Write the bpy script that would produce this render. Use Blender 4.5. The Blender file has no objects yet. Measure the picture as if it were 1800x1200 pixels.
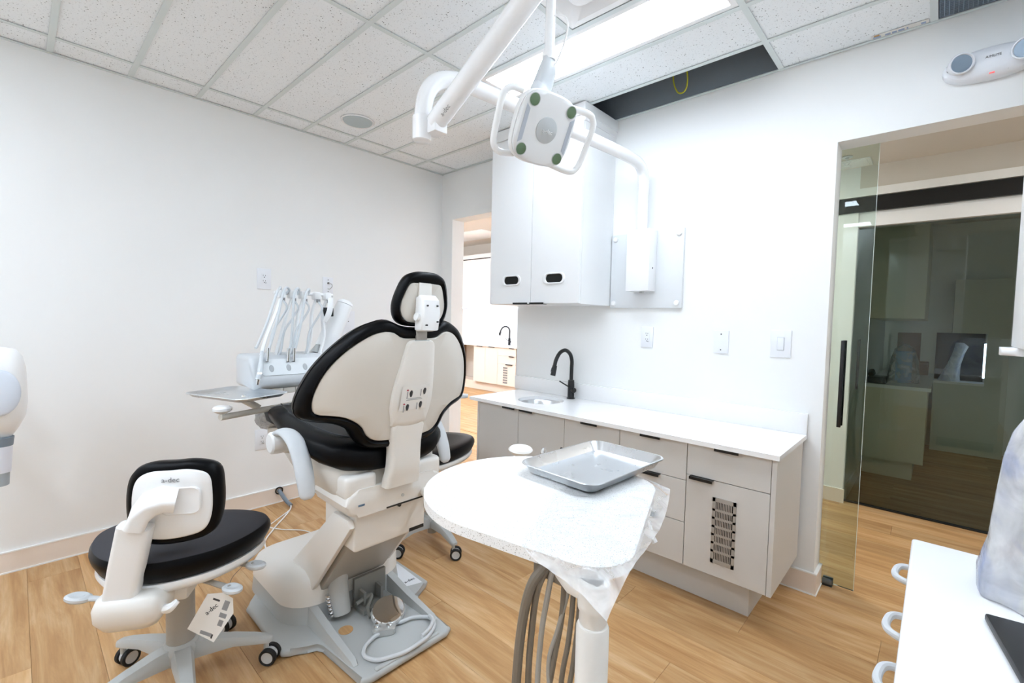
import bpy, bmesh, math, random
from mathutils import Vector, Matrix
random.seed(7)
R = math.radians
scene = bpy.context.scene
COL = scene.collection

# ---------------------------------------------------------------- camera
cam_data = bpy.data.cameras.new('camera')
cam = bpy.data.objects.new('camera', cam_data)
COL.objects.link(cam)
right = Vector((0.73317067, 0.67965092, 0.02313854))
down = Vector((0.04935893, -0.01924881, -0.9985956))
fwd = Vector((-0.67825103, 0.73328311, -0.0476595))
m = Matrix.Identity(4)
for i in range(3):
    m[i][0] = right[i]; m[i][1] = -down[i]; m[i][2] = -fwd[i]
m.translation = Vector((3.25993, -2.57927, 1.28437))
cam.matrix_world = m
cam_data.sensor_fit = 'HORIZONTAL'; cam_data.sensor_width = 36.0
cam_data.lens = 809.6 / 1800.0 * 36.0
cam_data.clip_start = 0.02; cam_data.clip_end = 60
scene.camera = cam

# ---------------------------------------------------------------- world, exposure
world = bpy.data.worlds.new('world'); scene.world = world
world.use_nodes = True
bgn = world.node_tree.nodes['Background']
bgn.inputs[0].default_value = (0.9, 0.95, 1.0, 1); bgn.inputs[1].default_value = 0.35
scene.view_settings.view_transform = 'Standard'
try: scene.view_settings.look = 'None'
except Exception: pass
scene.view_settings.gamma = 1.0
scene.view_settings.use_curve_mapping = False
scene.view_settings.exposure = 1.12
LAMP = 9.5          # strength of the ceiling light lenses
scene.cycles.max_bounces = 10
scene.cycles.diffuse_bounces = 5
scene.cycles.transparent_max_bounces = 16

# ---------------------------------------------------------------- materials
def lin(h):
    h = h.lstrip('#'); o = []
    for k in (0, 2, 4):
        c = int(h[k:k+2], 16) / 255.0
        o.append(c / 12.92 if c <= 0.04045 else ((c + 0.055) / 1.055) ** 2.4)
    return (*o, 1.0)
MATS = {}
def mat(name, hexcol='#ffffff', rough=0.5, metal=0.0, spec=0.5, emit=None, strength=0.0, coat=0.0, bump=0.0, bscale=200.0, alpha=1.0):
    if name in MATS: return MATS[name]
    mt = bpy.data.materials.new(name); mt.use_nodes = True
    n = mt.node_tree.nodes; l = mt.node_tree.links
    p = n['Principled BSDF']
    p.inputs['Base Color'].default_value = lin(hexcol)
    p.inputs['Roughness'].default_value = rough
    p.inputs['Metallic'].default_value = metal
    p.inputs['Specular IOR Level'].default_value = spec
    p.inputs['Coat Weight'].default_value = coat
    p.inputs['Alpha'].default_value = alpha
    if emit:
        p.inputs['Emission Color'].default_value = lin(emit); p.inputs['Emission Strength'].default_value = strength
    # a touch of roughness / relief variation so that nothing is perfectly flat
    tc = n.new('ShaderNodeTexCoord'); no = n.new('ShaderNodeTexNoise')
    no.inputs['Scale'].default_value = bscale; no.inputs['Detail'].default_value = 3
    l.new(tc.outputs['Object'], no.inputs['Vector'])
    if bump > 0:
        b = n.new('ShaderNodeBump'); b.inputs['Strength'].default_value = bump; b.inputs['Distance'].default_value = 0.002
        l.new(no.outputs['Fac'], b.inputs['Height']); l.new(b.outputs['Normal'], p.inputs['Normal'])
    else:
        mr = n.new('ShaderNodeMapRange')
        mr.inputs['To Min'].default_value = max(0.0, rough - 0.03); mr.inputs['To Max'].default_value = min(1.0, rough + 0.03)
        no.inputs['Scale'].default_value = 12
        l.new(no.outputs['Fac'], mr.inputs['Value']); l.new(mr.outputs['Result'], p.inputs['Roughness'])
    MATS[name] = mt
    return mt

WALL = mat('wall_paint', '#f3f4f3', 0.75, spec=0.25, bump=0.05, bscale=600)
WALLG = mat('plenum_paint', '#8d979f', 0.8, spec=0.2)
DECK = mat('roof_deck', '#4c5258', 0.9)
BEIGE = mat('corridor_paint', '#dad4cb', 0.75, spec=0.25)
TEE = mat('tee_white', '#d9e2e2', 0.45)
BASEB = mat('baseboard_vinyl', '#f0e3d6', 0.55)
BASEW = mat('baseboard_edge', '#f7f7f5', 0.5)
LAM = mat('laminate_greige', '#d3d0cb', 0.5, bump=0.04, bscale=350)
LAMW = mat('laminate_white', '#ebecec', 0.45)
CARC = mat('carcass_shadow_gap', '#2b2a28', 0.8)
QUARTZ = mat('quartz_white', '#f6f6f6', 0.22)
BLACK = mat('black_metal', '#0b0c0e', 0.38)
BLACKP = mat('black_plastic', '#101214', 0.45)
STEEL = mat('stainless', '#e2e5e8', 0.28, metal=1.0)
STEELB = mat('stainless_brushed', '#aaa59e', 0.4, metal=0.2)
CHROME = mat('chrome', '#e8eaec', 0.06, metal=1.0)
WPL = mat('white_plastic', '#f3f4f4', 0.3)
WPL2 = mat('white_plate', '#eceff4', 0.35)
WPAINT = mat('white_enamel', '#f4f5f6', 0.25)
CREAM = mat('cream_shell', '#d9d4cb', 0.35)
CREAMW = mat('cream_white', '#e9e6e0', 0.33)
GREYP = mat('grey_plastic', '#b9bcbb', 0.38)
GREYL = mat('light_grey_plastic', '#cfd3d6', 0.4)
GREYW = mat('warm_grey_plastic', '#a9a59d', 0.42)
TAUPE = mat('taupe_hose', '#7d7468', 0.45)
GREYH = mat('grey_hose', '#d3d9dd', 0.4)
VINYL = mat('black_vinyl', '#030407', 0.36, spec=0.14, bump=0.12, bscale=500)
FABRIC = mat('charcoal_fabric', '#403f43', 0.8, spec=0.3, bump=0.25, bscale=1500)
RUBBER = mat('black_rubber', '#0e1013', 0.55)
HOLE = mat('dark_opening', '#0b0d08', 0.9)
SLOT = mat('socket_slot', '#3a3a3c', 0.7)
PAPER = mat('paper', '#e9e7e2', 0.7)
INK = mat('ink', '#3b3a3c', 0.7)
INKG = mat('ink_grey', '#8f9092', 0.7)
RED = mat('red_print', '#b5203f', 0.6)
YELLOW = mat('yellow_wire', '#c9c42a', 0.5)
LENSG = mat('lens_green', '#55714e', 0.10, metal=0.35, coat=1.0)
LENSD = mat('lens_disc', '#bcc1c3', 0.15, coat=0.6)
SPK = mat('speaker_cloth', '#b7c4c8', 0.8)
VENTM = mat('return_grille', '#8fa0b0', 0.5)
CONDUIT = mat('grey_conduit', '#7c8893', 0.5)
TERRAZZO = None

def tile_mat():
    mt = bpy.data.materials.new('ceiling_tile'); mt.use_nodes = True
    n = mt.node_tree.nodes; l = mt.node_tree.links; p = n['Principled BSDF']
    p.inputs['Roughness'].default_value = 0.95; p.inputs['Specular IOR Level'].default_value = 0.05
    g = n.new('ShaderNodeNewGeometry')
    v = n.new('ShaderNodeTexVoronoi'); v.inputs['Scale'].default_value = 85; v.inputs['Randomness'].default_value = 1.0
    l.new(g.outputs['Position'], v.inputs['Vector'])
    n1 = n.new('ShaderNodeTexNoise'); n1.inputs['Scale'].default_value = 60; n1.inputs['Detail'].default_value = 2
    l.new(g.outputs['Position'], n1.inputs['Vector'])
    # pinholes: near voronoi centre AND where noise allows
    a = n.new('ShaderNodeMapRange'); a.inputs['From Min'].default_value = 0.16; a.inputs['From Max'].default_value = 0.24
    a.inputs['To Min'].default_value = 1; a.inputs['To Max'].default_value = 0
    l.new(v.outputs['Distance'], a.inputs['Value'])
    b = n.new('ShaderNodeMapRange'); b.inputs['From Min'].default_value = 0.5; b.inputs['From Max'].default_value = 0.6
    l.new(n1.outputs['Fac'], b.inputs['Value'])
    mu = n.new('ShaderNodeMath'); mu.operation = 'MULTIPLY'
    l.new(a.outputs['Result'], mu.inputs[0]); l.new(b.outputs['Result'], mu.inputs[1])
    n2 = n.new('ShaderNodeTexNoise'); n2.inputs['Scale'].default_value = 160; n2.inputs['Detail'].default_value = 2
    l.new(g.outputs['Position'], n2.inputs['Vector'])
    c = n.new('ShaderNodeMapRange'); c.inputs['From Min'].default_value = 0.62; c.inputs['From Max'].default_value = 0.72
    c.inputs['To Max'].default_value = 0.35
    l.new(n2.outputs['Fac'], c.inputs['Value'])
    ad = n.new('ShaderNodeMath'); ad.operation = 'MAXIMUM'
    l.new(mu.outputs[0], ad.inputs[0]); l.new(c.outputs['Result'], ad.inputs[1])
    mx = n.new('ShaderNodeMixRGB'); mx.inputs[1].default_value = lin('#f3f8fb'); mx.inputs[2].default_value = lin('#6c7174')
    l.new(ad.outputs[0], mx.inputs[0]); l.new(mx.outputs[0], p.inputs['Base Color'])
    bp = n.new('ShaderNodeBump'); bp.inputs['Strength'].default_value = 0.4; bp.inputs['Distance'].default_value = -0.003
    l.new(ad.outputs[0], bp.inputs['Height']); l.new(bp.outputs['Normal'], p.inputs['Normal'])
    return mt
TILE = tile_mat()

def wood_mat(name, per_object):
    mt = bpy.data.materials.new(name); mt.use_nodes = True
    n = mt.node_tree.nodes; l = mt.node_tree.links; p = n['Principled BSDF']
    p.inputs['Roughness'].default_value = 0.42; p.inputs['Specular IOR Level'].default_value = 0.4
    g = n.new('ShaderNodeNewGeometry'); oi = n.new('ShaderNodeObjectInfo')
    if per_object: rnd = oi.outputs['Random']
    else:
        br = n.new('ShaderNodeTexBrick'); br.inputs['Scale'].default_value = 1.0
        br.inputs['Brick Width'].default_value = 1.22; br.inputs['Row Height'].default_value = 0.183
        br.inputs['Mortar Size'].default_value = 0.0008; br.inputs['Color1'].default_value = (0, 0, 0, 1); br.inputs['Color2'].default_value = (1, 1, 1, 1)
        l.new(g.outputs['Position'], br.inputs['Vector']); rnd = br.outputs['Color']
    off = n.new('ShaderNodeVectorMath'); off.operation = 'SCALE'; off.inputs['Scale'].default_value = 37.0
    cx = n.new('ShaderNodeCombineXYZ'); l.new(rnd, cx.inputs[0]); l.new(rnd, cx.inputs[1])
    l.new(cx.outputs[0], off.inputs[0])
    ad = n.new('ShaderNodeVectorMath'); ad.operation = 'ADD'
    l.new(g.outputs['Position'], ad.inputs[0]); l.new(off.outputs[0], ad.inputs[1])
    sc = n.new('ShaderNodeVectorMath'); sc.operation = 'MULTIPLY'; sc.inputs[1].default_value = (1.2, 11.0, 1.0)
    l.new(ad.outputs[0], sc.inputs[0])
    n1 = n.new('ShaderNodeTexNoise'); n1.inputs['Scale'].default_value = 1.6; n1.inputs['Detail'].default_value = 7
    n1.inputs['Roughness'].default_value = 0.62; n1.inputs['Distortion'].default_value = 0.7
    l.new(sc.outputs[0], n1.inputs['Vector'])
    sc2 = n.new('ShaderNodeVectorMath'); sc2.operation = 'MULTIPLY'; sc2.inputs[1].default_value = (6.0, 150.0, 1.0)
    l.new(ad.outputs[0], sc2.inputs[0])
    n2 = n.new('ShaderNodeTexNoise'); n2.inputs['Scale'].default_value = 1.0; n2.inputs['Detail'].default_value = 3
    l.new(sc2.outputs[0], n2.inputs['Vector'])
    cr = n.new('ShaderNodeValToRGB'); e = cr.color_ramp.elements
    e[0].position = 0.28; e[0].color = lin('#ab7d4c'); e[1].position = 0.72; e[1].color = lin('#d9b88d')
    k = cr.color_ramp.elements.new(0.5); k.color = lin('#c69c6b')
    l.new(n1.outputs['Fac'], cr.inputs[0])
    mx = n.new('ShaderNodeMixRGB'); mx.blend_type = 'MULTIPLY'; mx.inputs[0].default_value = 0.22
    cr2 = n.new('ShaderNodeValToRGB'); cr2.color_ramp.elements[0].position = 0.3; cr2.color_ramp.elements[0].color = (0.6, 0.55, 0.5, 1)
    cr2.color_ramp.elements[1].position = 0.6
    l.new(n2.outputs['Fac'], cr2.inputs[0]); l.new(cr.outputs[0], mx.inputs[1]); l.new(cr2.outputs[0], mx.inputs[2])
    hsv = n.new('ShaderNodeHueSaturation')
    mr = n.new('ShaderNodeMapRange'); mr.inputs['To Min'].default_value = 0.90; mr.inputs['To Max'].default_value = 1.13
    l.new(rnd, mr.inputs['Value']); l.new(mr.outputs['Result'], hsv.inputs['Value']); l.new(mx.outputs[0], hsv.inputs['Color'])
    l.new(hsv.outputs[0], p.inputs['Base Color'])
    b = n.new('ShaderNodeBump'); b.inputs['Strength'].default_value = 0.12; b.inputs['Distance'].default_value = 0.001
    l.new(n2.outputs['Fac'], b.inputs['Height']); l.new(b.outputs['Normal'], p.inputs['Normal'])
    return mt
WOOD = wood_mat('oak_plank', True)
WOODF = wood_mat('oak_floor_far', False)

def glass_mat(name, tint, ior=1.45, rough=0.0):
    mt = bpy.data.materials.new(name); mt.use_nodes = True
    n = mt.node_tree.nodes; l = mt.node_tree.links
    n.remove(n['Principled BSDF']); out = n['Material Output']
    t = n.new('ShaderNodeBsdfTransparent'); t.inputs[0].default_value = lin(tint)
    g = n.new('ShaderNodeBsdfGlossy'); g.inputs['Roughness'].default_value = rough
    f = n.new('ShaderNodeFresnel'); f.inputs['IOR'].default_value = ior
    mx = n.new('ShaderNodeMixShader')
    l.new(f.outputs[0], mx.inputs[0]); l.new(t.outputs[0], mx.inputs[1]); l.new(g.outputs[0], mx.inputs[2]); l.new(mx.outputs[0], out.inputs[0])
    return mt
GLASS = glass_mat('door_glass', '#eef6f2')
GLASSD = glass_mat('partition_glass', '#e9f0ec', 1.5)
GLASSE = mat('glass_edge', '#bcd6cc', 0.1, emit=None)

def film_mat(name, tint, amount, wrinkle, tint2=None):
    """thin crumpled plastic film: mostly clear, milky scatter and sharp glints"""
    mt = bpy.data.materials.new(name); mt.use_nodes = True
    n = mt.node_tree.nodes; l = mt.node_tree.links
    n.remove(n['Principled BSDF']); out = n['Material Output']
    tc = n.new('ShaderNodeTexCoord'); no = n.new('ShaderNodeTexNoise'); no.inputs['Scale'].default_value = wrinkle
    no.inputs['Detail'].default_value = 4; no.inputs['Distortion'].default_value = 1.6
    l.new(tc.outputs['Object'], no.inputs['Vector'])
    b = n.new('ShaderNodeBump'); b.inputs['Strength'].default_value = 0.6; b.inputs['Distance'].default_value = 0.012
    l.new(no.outputs['Fac'], b.inputs['Height'])
    t = n.new('ShaderNodeBsdfTransparent'); t.inputs[0].default_value = (1, 1, 1, 1)
    d = n.new('ShaderNodeBsdfDiffuse'); d.inputs[0].default_value = lin(tint)
    tl = n.new('ShaderNodeBsdfTranslucent'); tl.inputs[0].default_value = lin(tint)
    g = n.new('ShaderNodeBsdfGlossy'); g.inputs['Roughness'].default_value = 0.12
    for s in (d, g): l.new(b.outputs['Normal'], s.inputs['Normal'])
    m0 = n.new('ShaderNodeMixShader'); m0.inputs[0].default_value = 0.2
    l.new(d.outputs[0], m0.inputs[1]); l.new(tl.outputs[0], m0.inputs[2])
    if tint2:
        nb = n.new('ShaderNodeTexNoise'); nb.inputs['Scale'].default_value = 5; nb.inputs['Detail'].default_value = 3; nb.inputs['Distortion'].default_value = 1.2
        l.new(tc.outputs['Object'], nb.inputs['Vector'])
        rp = n.new('ShaderNodeValToRGB'); rp.color_ramp.elements[0].position = 0.45; rp.color_ramp.elements[0].color = lin(tint); rp.color_ramp.elements[1].position = 0.68; rp.color_ramp.elements[1].color = lin(tint2)
        l.new(nb.outputs['Fac'], rp.inputs[0]); l.new(rp.outputs[0], d.inputs[0]); l.new(rp.outputs[0], tl.inputs[0])
    mr = n.new('ShaderNodeMapRange'); mr.inputs['From Min'].default_value = 0.3; mr.inputs['From Max'].default_value = 0.7
    mr.inputs['To Min'].default_value = max(0, amount - 0.2); mr.inputs['To Max'].default_value = min(1, amount + 0.2)
    l.new(no.outputs['Fac'], mr.inputs['Value'])
    amt = mr.outputs['Result']
    if name == 'clear_film':          # where the film is bunched and hangs in folds it is milkier than where it lies flat
        at_ = n.new('ShaderNodeAttribute'); at_.attribute_name = 'fold'; mu = n.new('ShaderNodeMath'); mu.operation = 'MULTIPLY'
        l.new(amt, mu.inputs[0]); l.new(at_.outputs['Fac'], mu.inputs[1]); amt = mu.outputs[0]
    m1 = n.new('ShaderNodeMixShader'); l.new(amt, m1.inputs[0]); l.new(t.outputs[0], m1.inputs[1]); l.new(m0.outputs[0], m1.inputs[2])
    f = n.new('ShaderNodeFresnel'); f.inputs['IOR'].default_value = 1.3; l.new(b.outputs['Normal'], f.inputs['Normal'])
    m2 = n.new('ShaderNodeMixShader'); l.new(f.outputs[0], m2.inputs[0]); l.new(m1.outputs[0], m2.inputs[1]); l.new(g.outputs[0], m2.inputs[2])
    l.new(m2.outputs[0], out.inputs[0])
    return mt
FILM = film_mat('clear_film', '#ffffff', 0.5, 9)
FILMC = film_mat('clear_bag', '#f7f9fb', 0.25, 9)
FILMB = film_mat('bluish_bag', '#ffffff', 0.68, 9, '#b4c2ea')
FILMG = film_mat('toe_cover_film', '#ccd2d6', 0.45, 11)

def speckle_mat(name, base, spot):
    mt = bpy.data.materials.new(name); mt.use_nodes = True
    n = mt.node_tree.nodes; l = mt.node_tree.links; p = n['Principled BSDF']
    p.inputs['Roughness'].default_value = 0.3
    tc = n.new('ShaderNodeTexCoord'); v = n.new('ShaderNodeTexNoise'); v.inputs['Scale'].default_value = 420; v.inputs['Detail'].default_value = 1
    l.new(tc.outputs['Object'], v.inputs['Vector'])
    r = n.new('ShaderNodeValToRGB'); r.color_ramp.elements[0].position = 0.30; r.color_ramp.elements[0].color = lin(spot)
    r.color_ramp.elements[1].position = 0.37; r.color_ramp.elements[1].color = lin(base)
    l.new(v.outputs['Fac'], r.inputs[0]); l.new(r.outputs[0], p.inputs['Base Color'])
    return mt
TERRAZZO = speckle_mat('speckled_top', '#f6f6f5', '#9c9890')

def lamp_mat(name, col, strength):
    mt = bpy.data.materials.new(name); mt.use_nodes = True
    n = mt.node_tree.nodes; l = mt.node_tree.links
    n.remove(n['Principled BSDF'])
    e = n.new('ShaderNodeEmission'); e.inputs[0].default_value = lin(col); e.inputs[1].default_value = strength
    l.new(e.outputs[0], n['Material Output'].inputs[0])
    return mt
LENS = lamp_mat('troffer_lens', '#e5f1ff', LAMP)
LENSW = lamp_mat('bay_fill_lens', '#f0f4ff', LAMP * 1.5)
LENSC = lamp_mat('corridor_fill_lens', '#f6f4f0', LAMP * 0.6)

# ---------------------------------------------------------------- mesh helpers
OFF = {}
def root(name, label, cat, loc=(0, 0, 0), group=None):
    o = bpy.data.objects.new(name, None); COL.objects.link(o)
    o.empty_display_size = 0.05
    o.location = loc; o['label'] = label; o['category'] = cat
    if group: o['group'] = group
    OFF[o.name] = Vector(loc)
    return o
def tag(o, label, cat, group=None):
    o['label'] = label; o['category'] = cat
    if group: o['group'] = group
    return o
def link(name, bm, material, parent=None, smooth=35, loc=None):
    """bm holds world coordinates (or coordinates local to a root placed later)"""
    me = bpy.data.meshes.new(name)
    bmesh.ops.recalc_face_normals(bm, faces=bm.faces)
    off = None
    if parent is not None: off = OFF[parent.name]
    elif loc is not None: off = Vector(loc)
    if off is not None and off.length > 0: bmesh.ops.translate(bm, vec=-off, verts=bm.verts)
    bm.to_mesh(me); bm.free()
    me.materials.append(material)
    if smooth:
        for p in me.polygons: p.use_smooth = True
        try: me.set_sharp_from_angle(angle=R(smooth))
        except Exception: pass
    o = bpy.data.objects.new(name, me); COL.objects.link(o)
    if parent is not None:
        o.parent = parent; OFF[o.name] = OFF[parent.name]
    else:
        OFF[o.name] = off if off is not None else Vector((0, 0, 0))
        if off is not None: o.location = off
    return o
def struct(name, bm, material, parent=None, smooth=0):
    o = link(name, bm, material, parent, smooth)
    if parent is None: o['kind'] = 'structure'
    return o
def new(): return bmesh.new()
def box(bm, x0, x1, y0, y1, z0, z1, bev=0.0, seg=2, mx=None):
    g = bmesh.ops.create_cube(bm, size=1.0)
    vs = g['verts']
    bmesh.ops.scale(bm, vec=(abs(x1 - x0), abs(y1 - y0), abs(z1 - z0)), verts=vs)
    bmesh.ops.translate(bm, vec=((x0 + x1) / 2, (y0 + y1) / 2, (z0 + z1) / 2), verts=vs)
    if bev > 0:
        es = list({e for v in vs for e in v.link_edges})
        r = bmesh.ops.bevel(bm, geom=es, offset=bev, segments=seg, affect='EDGES', profile=0.5)
        vs = list({v for f in r['faces'] for v in f.verts} | {v for v in vs if v.is_valid})
    if mx is not None: bmesh.ops.transform(bm, matrix=mx, verts=vs)
    return bm
def bx(*a, **k): return box(new(), *a, **k)
def rings(bm, rs, close=True, cap=True):
    """loft through rings of equal length"""
    V = [[bm.verts.new(p) for p in r] for r in rs]
    n = len(V[0])
    for a, b in zip(V, V[1:]):
        for i in range(n if close else n - 1):
            j = (i + 1) % n
            try: bm.faces.new((a[i], a[j], b[j], b[i]))
            except ValueError: pass
    if cap and close:
        for r in (V[0], V[-1]):
            try: bm.faces.new(r)
            except ValueError: pass
    return bm
def fan(bm, ring, centre):
    c = bm.verts.new(centre); n = len(ring)
    for i in range(n): bm.faces.new((ring[i], ring[(i + 1) % n], c))
def spline(pts, n=8, closed=False):
    P = [Vector(p) for p in pts]
    if len(P) < 3 and not closed:
        return [P[0].lerp(P[-1], k / n) for k in range(n + 1)]
    out = []; m_ = len(P)
    rng = range(m_ if closed else m_ - 1)
    for i in rng:
        p1, p2 = P[i], P[(i + 1) % m_]
        p0 = P[(i - 1) % m_] if (closed or i > 0) else p1 + (p1 - p2)
        p3 = P[(i + 2) % m_] if (closed or i < m_ - 2) else p2 + (p2 - p1)
        for k in range(n):
            t = k / n; t2 = t * t; t3 = t2 * t
            out.append(0.5 * ((2 * p1) + (-p0 + p2) * t + (2 * p0 - 5 * p1 + 4 * p2 - p3) * t2 + (-p0 + 3 * p1 - 3 * p2 + p3) * t3))
    if not closed: out.append(P[-1])
    return out
def tube(bm, pts, r, seg=12, smooth=0, cap=True, flat=None, closed=False, up=None):
    """round (or flattened, flat=(w, h)) tube along pts; r a number or a list"""
    P = spline(pts, smooth, closed) if smooth else [Vector(p) for p in pts]
    n = len(P)
    def rad(i):
        if isinstance(r, (int, float)): return r
        t = i / (n - 1) * (len(r) - 1); k = min(int(t), len(r) - 2); return r[k] + (r[k + 1] - r[k]) * (t - k)
    T = []
    for i in range(n):
        a = P[(i - 1) % n] if (closed or i > 0) else P[i]
        b = P[(i + 1) % n] if (closed or i < n - 1) else P[i]
        T.append((b - a).normalized())
    u = Vector(up) if up is not None else (Vector((0, 0, 1)) if abs(T[0].z) < 0.9 else Vector((1, 0, 0)))
    u = (u - T[0] * u.dot(T[0])).normalized()
    rs = []
    for i in range(n):
        u = (u - T[i] * u.dot(T[i])).normalized(); v = T[i].cross(u)
        rr = rad(i); w, h = (flat if flat else (1, 1))
        rs.append([P[i] + u * (math.sin(2 * math.pi * k / seg) * rr * h) + v * (math.cos(2 * math.pi * k / seg) * rr * w) for k in range(seg)])
    if closed: rs.append(rs[0])
    if closed:
        V = [[bm.verts.new(p) for p in q] for q in rs[:-1]]; V.append(V[0])
        for a, b in zip(V, V[1:]):
            for i in range(seg): bm.faces.new((a[i], a[(i + 1) % seg], b[(i + 1) % seg], b[i]))
        return bm
    return rings(bm, rs, True, cap)
def tb(*a, **k): return tube(new(), *a, **k)
def lathe(bm, prof, c=(0, 0, 0), axis='Z', seg=24, mx=None, loop=False):
    """prof: list of (radius, height)"""
    V = []
    for (r, h) in prof:
        q = []
        for k in range(seg):
            a = 2 * math.pi * k / seg
            p = Vector((r * math.cos(a), r * math.sin(a), h))
            if axis == 'X': p = Vector((p.z, p.x, p.y))
            elif axis == 'Y': p = Vector((p.x, p.z, p.y))
            if mx is not None: p = mx @ p
            q.append(p + Vector(c))
        V.append(q)
    if loop:
        V.append(V[0]); rings(bm, V, True, False); bmesh.ops.remove_doubles(bm, verts=bm.verts, dist=1e-7); return bm
    return rings(bm, V)
def lt(*a, **k): return lathe(new(), *a, **k)
def prism(bm, pts, h0, h1, axis='Z', bev=0.0, seg=2, mx=None):
    """polygon pts extruded along axis from h0 to h1; pts are (x,y) / (y,z) for X / (x,z) for Y"""
    def mk(p, h):
        if axis == 'Z': return Vector((p[0], p[1], h))
        if axis == 'X': return Vector((h, p[0], p[1]))
        return Vector((p[0], h, p[1]))
    a = [bm.verts.new(mk(p, h0)) for p in pts]; b = [bm.verts.new(mk(p, h1)) for p in pts]
    n = len(pts)
    fa = bm.faces.new(a); fb = bm.faces.new(list(reversed(b)))
    for i in range(n): bm.faces.new((a[i], b[i], b[(i + 1) % n], a[(i + 1) % n]))
    vs = a + b
    if bev > 0:
        es = list(set(fa.edges) | set(fb.edges))
        r = bmesh.ops.bevel(bm, geom=es, offset=bev, segments=seg, affect='EDGES', profile=0.5)
        vs = list({v for v in vs if v.is_valid} | {v for f in r['faces'] for v in f.verts})
    if mx is not None: bmesh.ops.transform(bm, matrix=mx, verts=vs)
    return bm
def pm(*a, **k): return prism(new(), *a, **k)
def rrect(x0, x1, y0, y1, r, n=5):
    o = []
    for cx, cy, a0 in ((x1 - r, y1 - r, 0), (x0 + r, y1 - r, 90), (x0 + r, y0 + r, 180), (x1 - r, y0 + r, 270)):
        for k in range(n + 1):
            a = R(a0 + 90 * k / n); o.append((cx + r * math.cos(a), cy + r * math.sin(a)))
    return o
def text(name, s, size, mx, material, parent=None, ext=0.0004):
    cu = bpy.data.curves.new(name, 'FONT'); cu.body = s; cu.size = size; cu.extrude = ext
    cu.align_x = 'CENTER'; cu.align_y = 'CENTER'; cu.resolution_u = 2
    tmp = bpy.data.objects.new(name + '_tmp', cu); COL.objects.link(tmp)
    bpy.context.view_layer.update()
    me = bpy.data.meshes.new_from_object(tmp.evaluated_get(bpy.context.evaluated_depsgraph_get()))
    bpy.data.objects.remove(tmp); bpy.data.curves.remove(cu)
    bm = new(); bm.from_mesh(me); bpy.data.meshes.remove(me)
    bmesh.ops.transform(bm, matrix=mx, verts=bm.verts)
    return link(name, bm, material, parent, 0)
def frame(origin, xdir, ydir):
    x = Vector(xdir).normalized(); y = Vector(ydir); y = (y - x * y.dot(x)).normalized(); z = x.cross(y)
    f = Matrix.Identity(4)
    for i in range(3): f[i][0] = x[i]; f[i][1] = y[i]; f[i][2] = z[i]; f[i][3] = Vector(origin)[i]
    return f
def copy_tree(o, parent=None):
    c = o.copy(); COL.objects.link(c); c.parent = parent
    OFF[c.name] = OFF.get(o.name, Vector((0, 0, 0)))
    for ch in list(o.children): copy_tree(ch, c)
    return c
# ================================================================ THE SETTING
H = 2.531
# ---- floor
fl = struct('floor', bx(-5.0, 5.2, -4.4, 4.7, -0.12, -0.004), WOODF)
PW, PL = 0.183, 1.22
row = 0; y = -3.66; plank_me = None
while y < 1.74:
    x = -1.3 + ((row * 0.37) % 1.0) * PL * 0.98
    while x < 4.4:
        x0 = x; x1 = x + PL
        vis = (x1 > 0.02 and y < 0.0) or (y >= -0.01 and x1 > 0.05)
        if vis:
            if plank_me is None:
                o = link('floor_plank', bx(0.0004, PL - 0.0004, 0.0004, PW - 0.0004, -0.004, 0.0, bev=0.0006, seg=1), WOOD, fl, 0)
                plank_me = o.data
            else:
                o = bpy.data.objects.new('floor_plank', plank_me); COL.objects.link(o); o.parent = fl
            o.location = (x0, y, 0)
        x += PL
    y += PW; row += 1

# ---- walls
WT = 3.05
struct('wall_left', bx(-0.13, 0.0, -4.3, 0.0, 0, WT), WALL)
bm = new()
for (x0, x1, z0, z1) in ((-0.13, 0.145, 0, WT), (0.145, 0.925, 2.13, WT), (0.925, 2.878, 0, WT), (2.878, 3.95, 2.13, WT), (3.95, 4.07, 0, WT)):
    box(bm, x0, x1, 0.0, 0.13, z0, z1)
wb = struct('wall_back', bm, WALL)
link('plenum_lining', bx(0.0, 3.95, -0.006, 0.0, 2.545, WT), WALLG, wb, 0)
struct('wall_right', bx(3.95, 4.07, -4.3, 0.0, 0, WT), WALL)
struct('wall_front', bx(-0.13, 4.07, -4.42, -4.3, 0, WT), WALL)
# ---- baseboards
def baseboard(name, bm_body, bm_edge):
    o = struct(name, bm_body, BASEB); link('baseboard_edge', bm_edge, BASEW, o, 0); return o
b2 = bx(0.0, 0.014, -4.28, 0.0, 0.0, 0.007); box(b2, 0.0, 0.012, -4.28, 0.0, 0.1, 0.106)
baseboard('baseboard_left', bx(0.0, 0.010, -4.28, 0.0, 0.007, 0.1), b2)
b1 = bx(2.70, 2.890, -0.010, 0.0, 0.007, 0.10); box(b1, 2.878, 2.890, 0.0, 0.135, 0.007, 0.10)
b2 = bx(2.70, 2.894, -0.014, 0.0, 0.0, 0.007); box(b2, 2.878, 2.894, 0.0, 0.135, 0.0, 0.007); box(b2, 2.70, 2.892, -0.012, 0.0, 0.1, 0.106); box(b2, 2.878, 2.892, 0.0, 0.135, 0.1, 0.106)
baseboard('baseboard_back', b1, b2)

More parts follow.
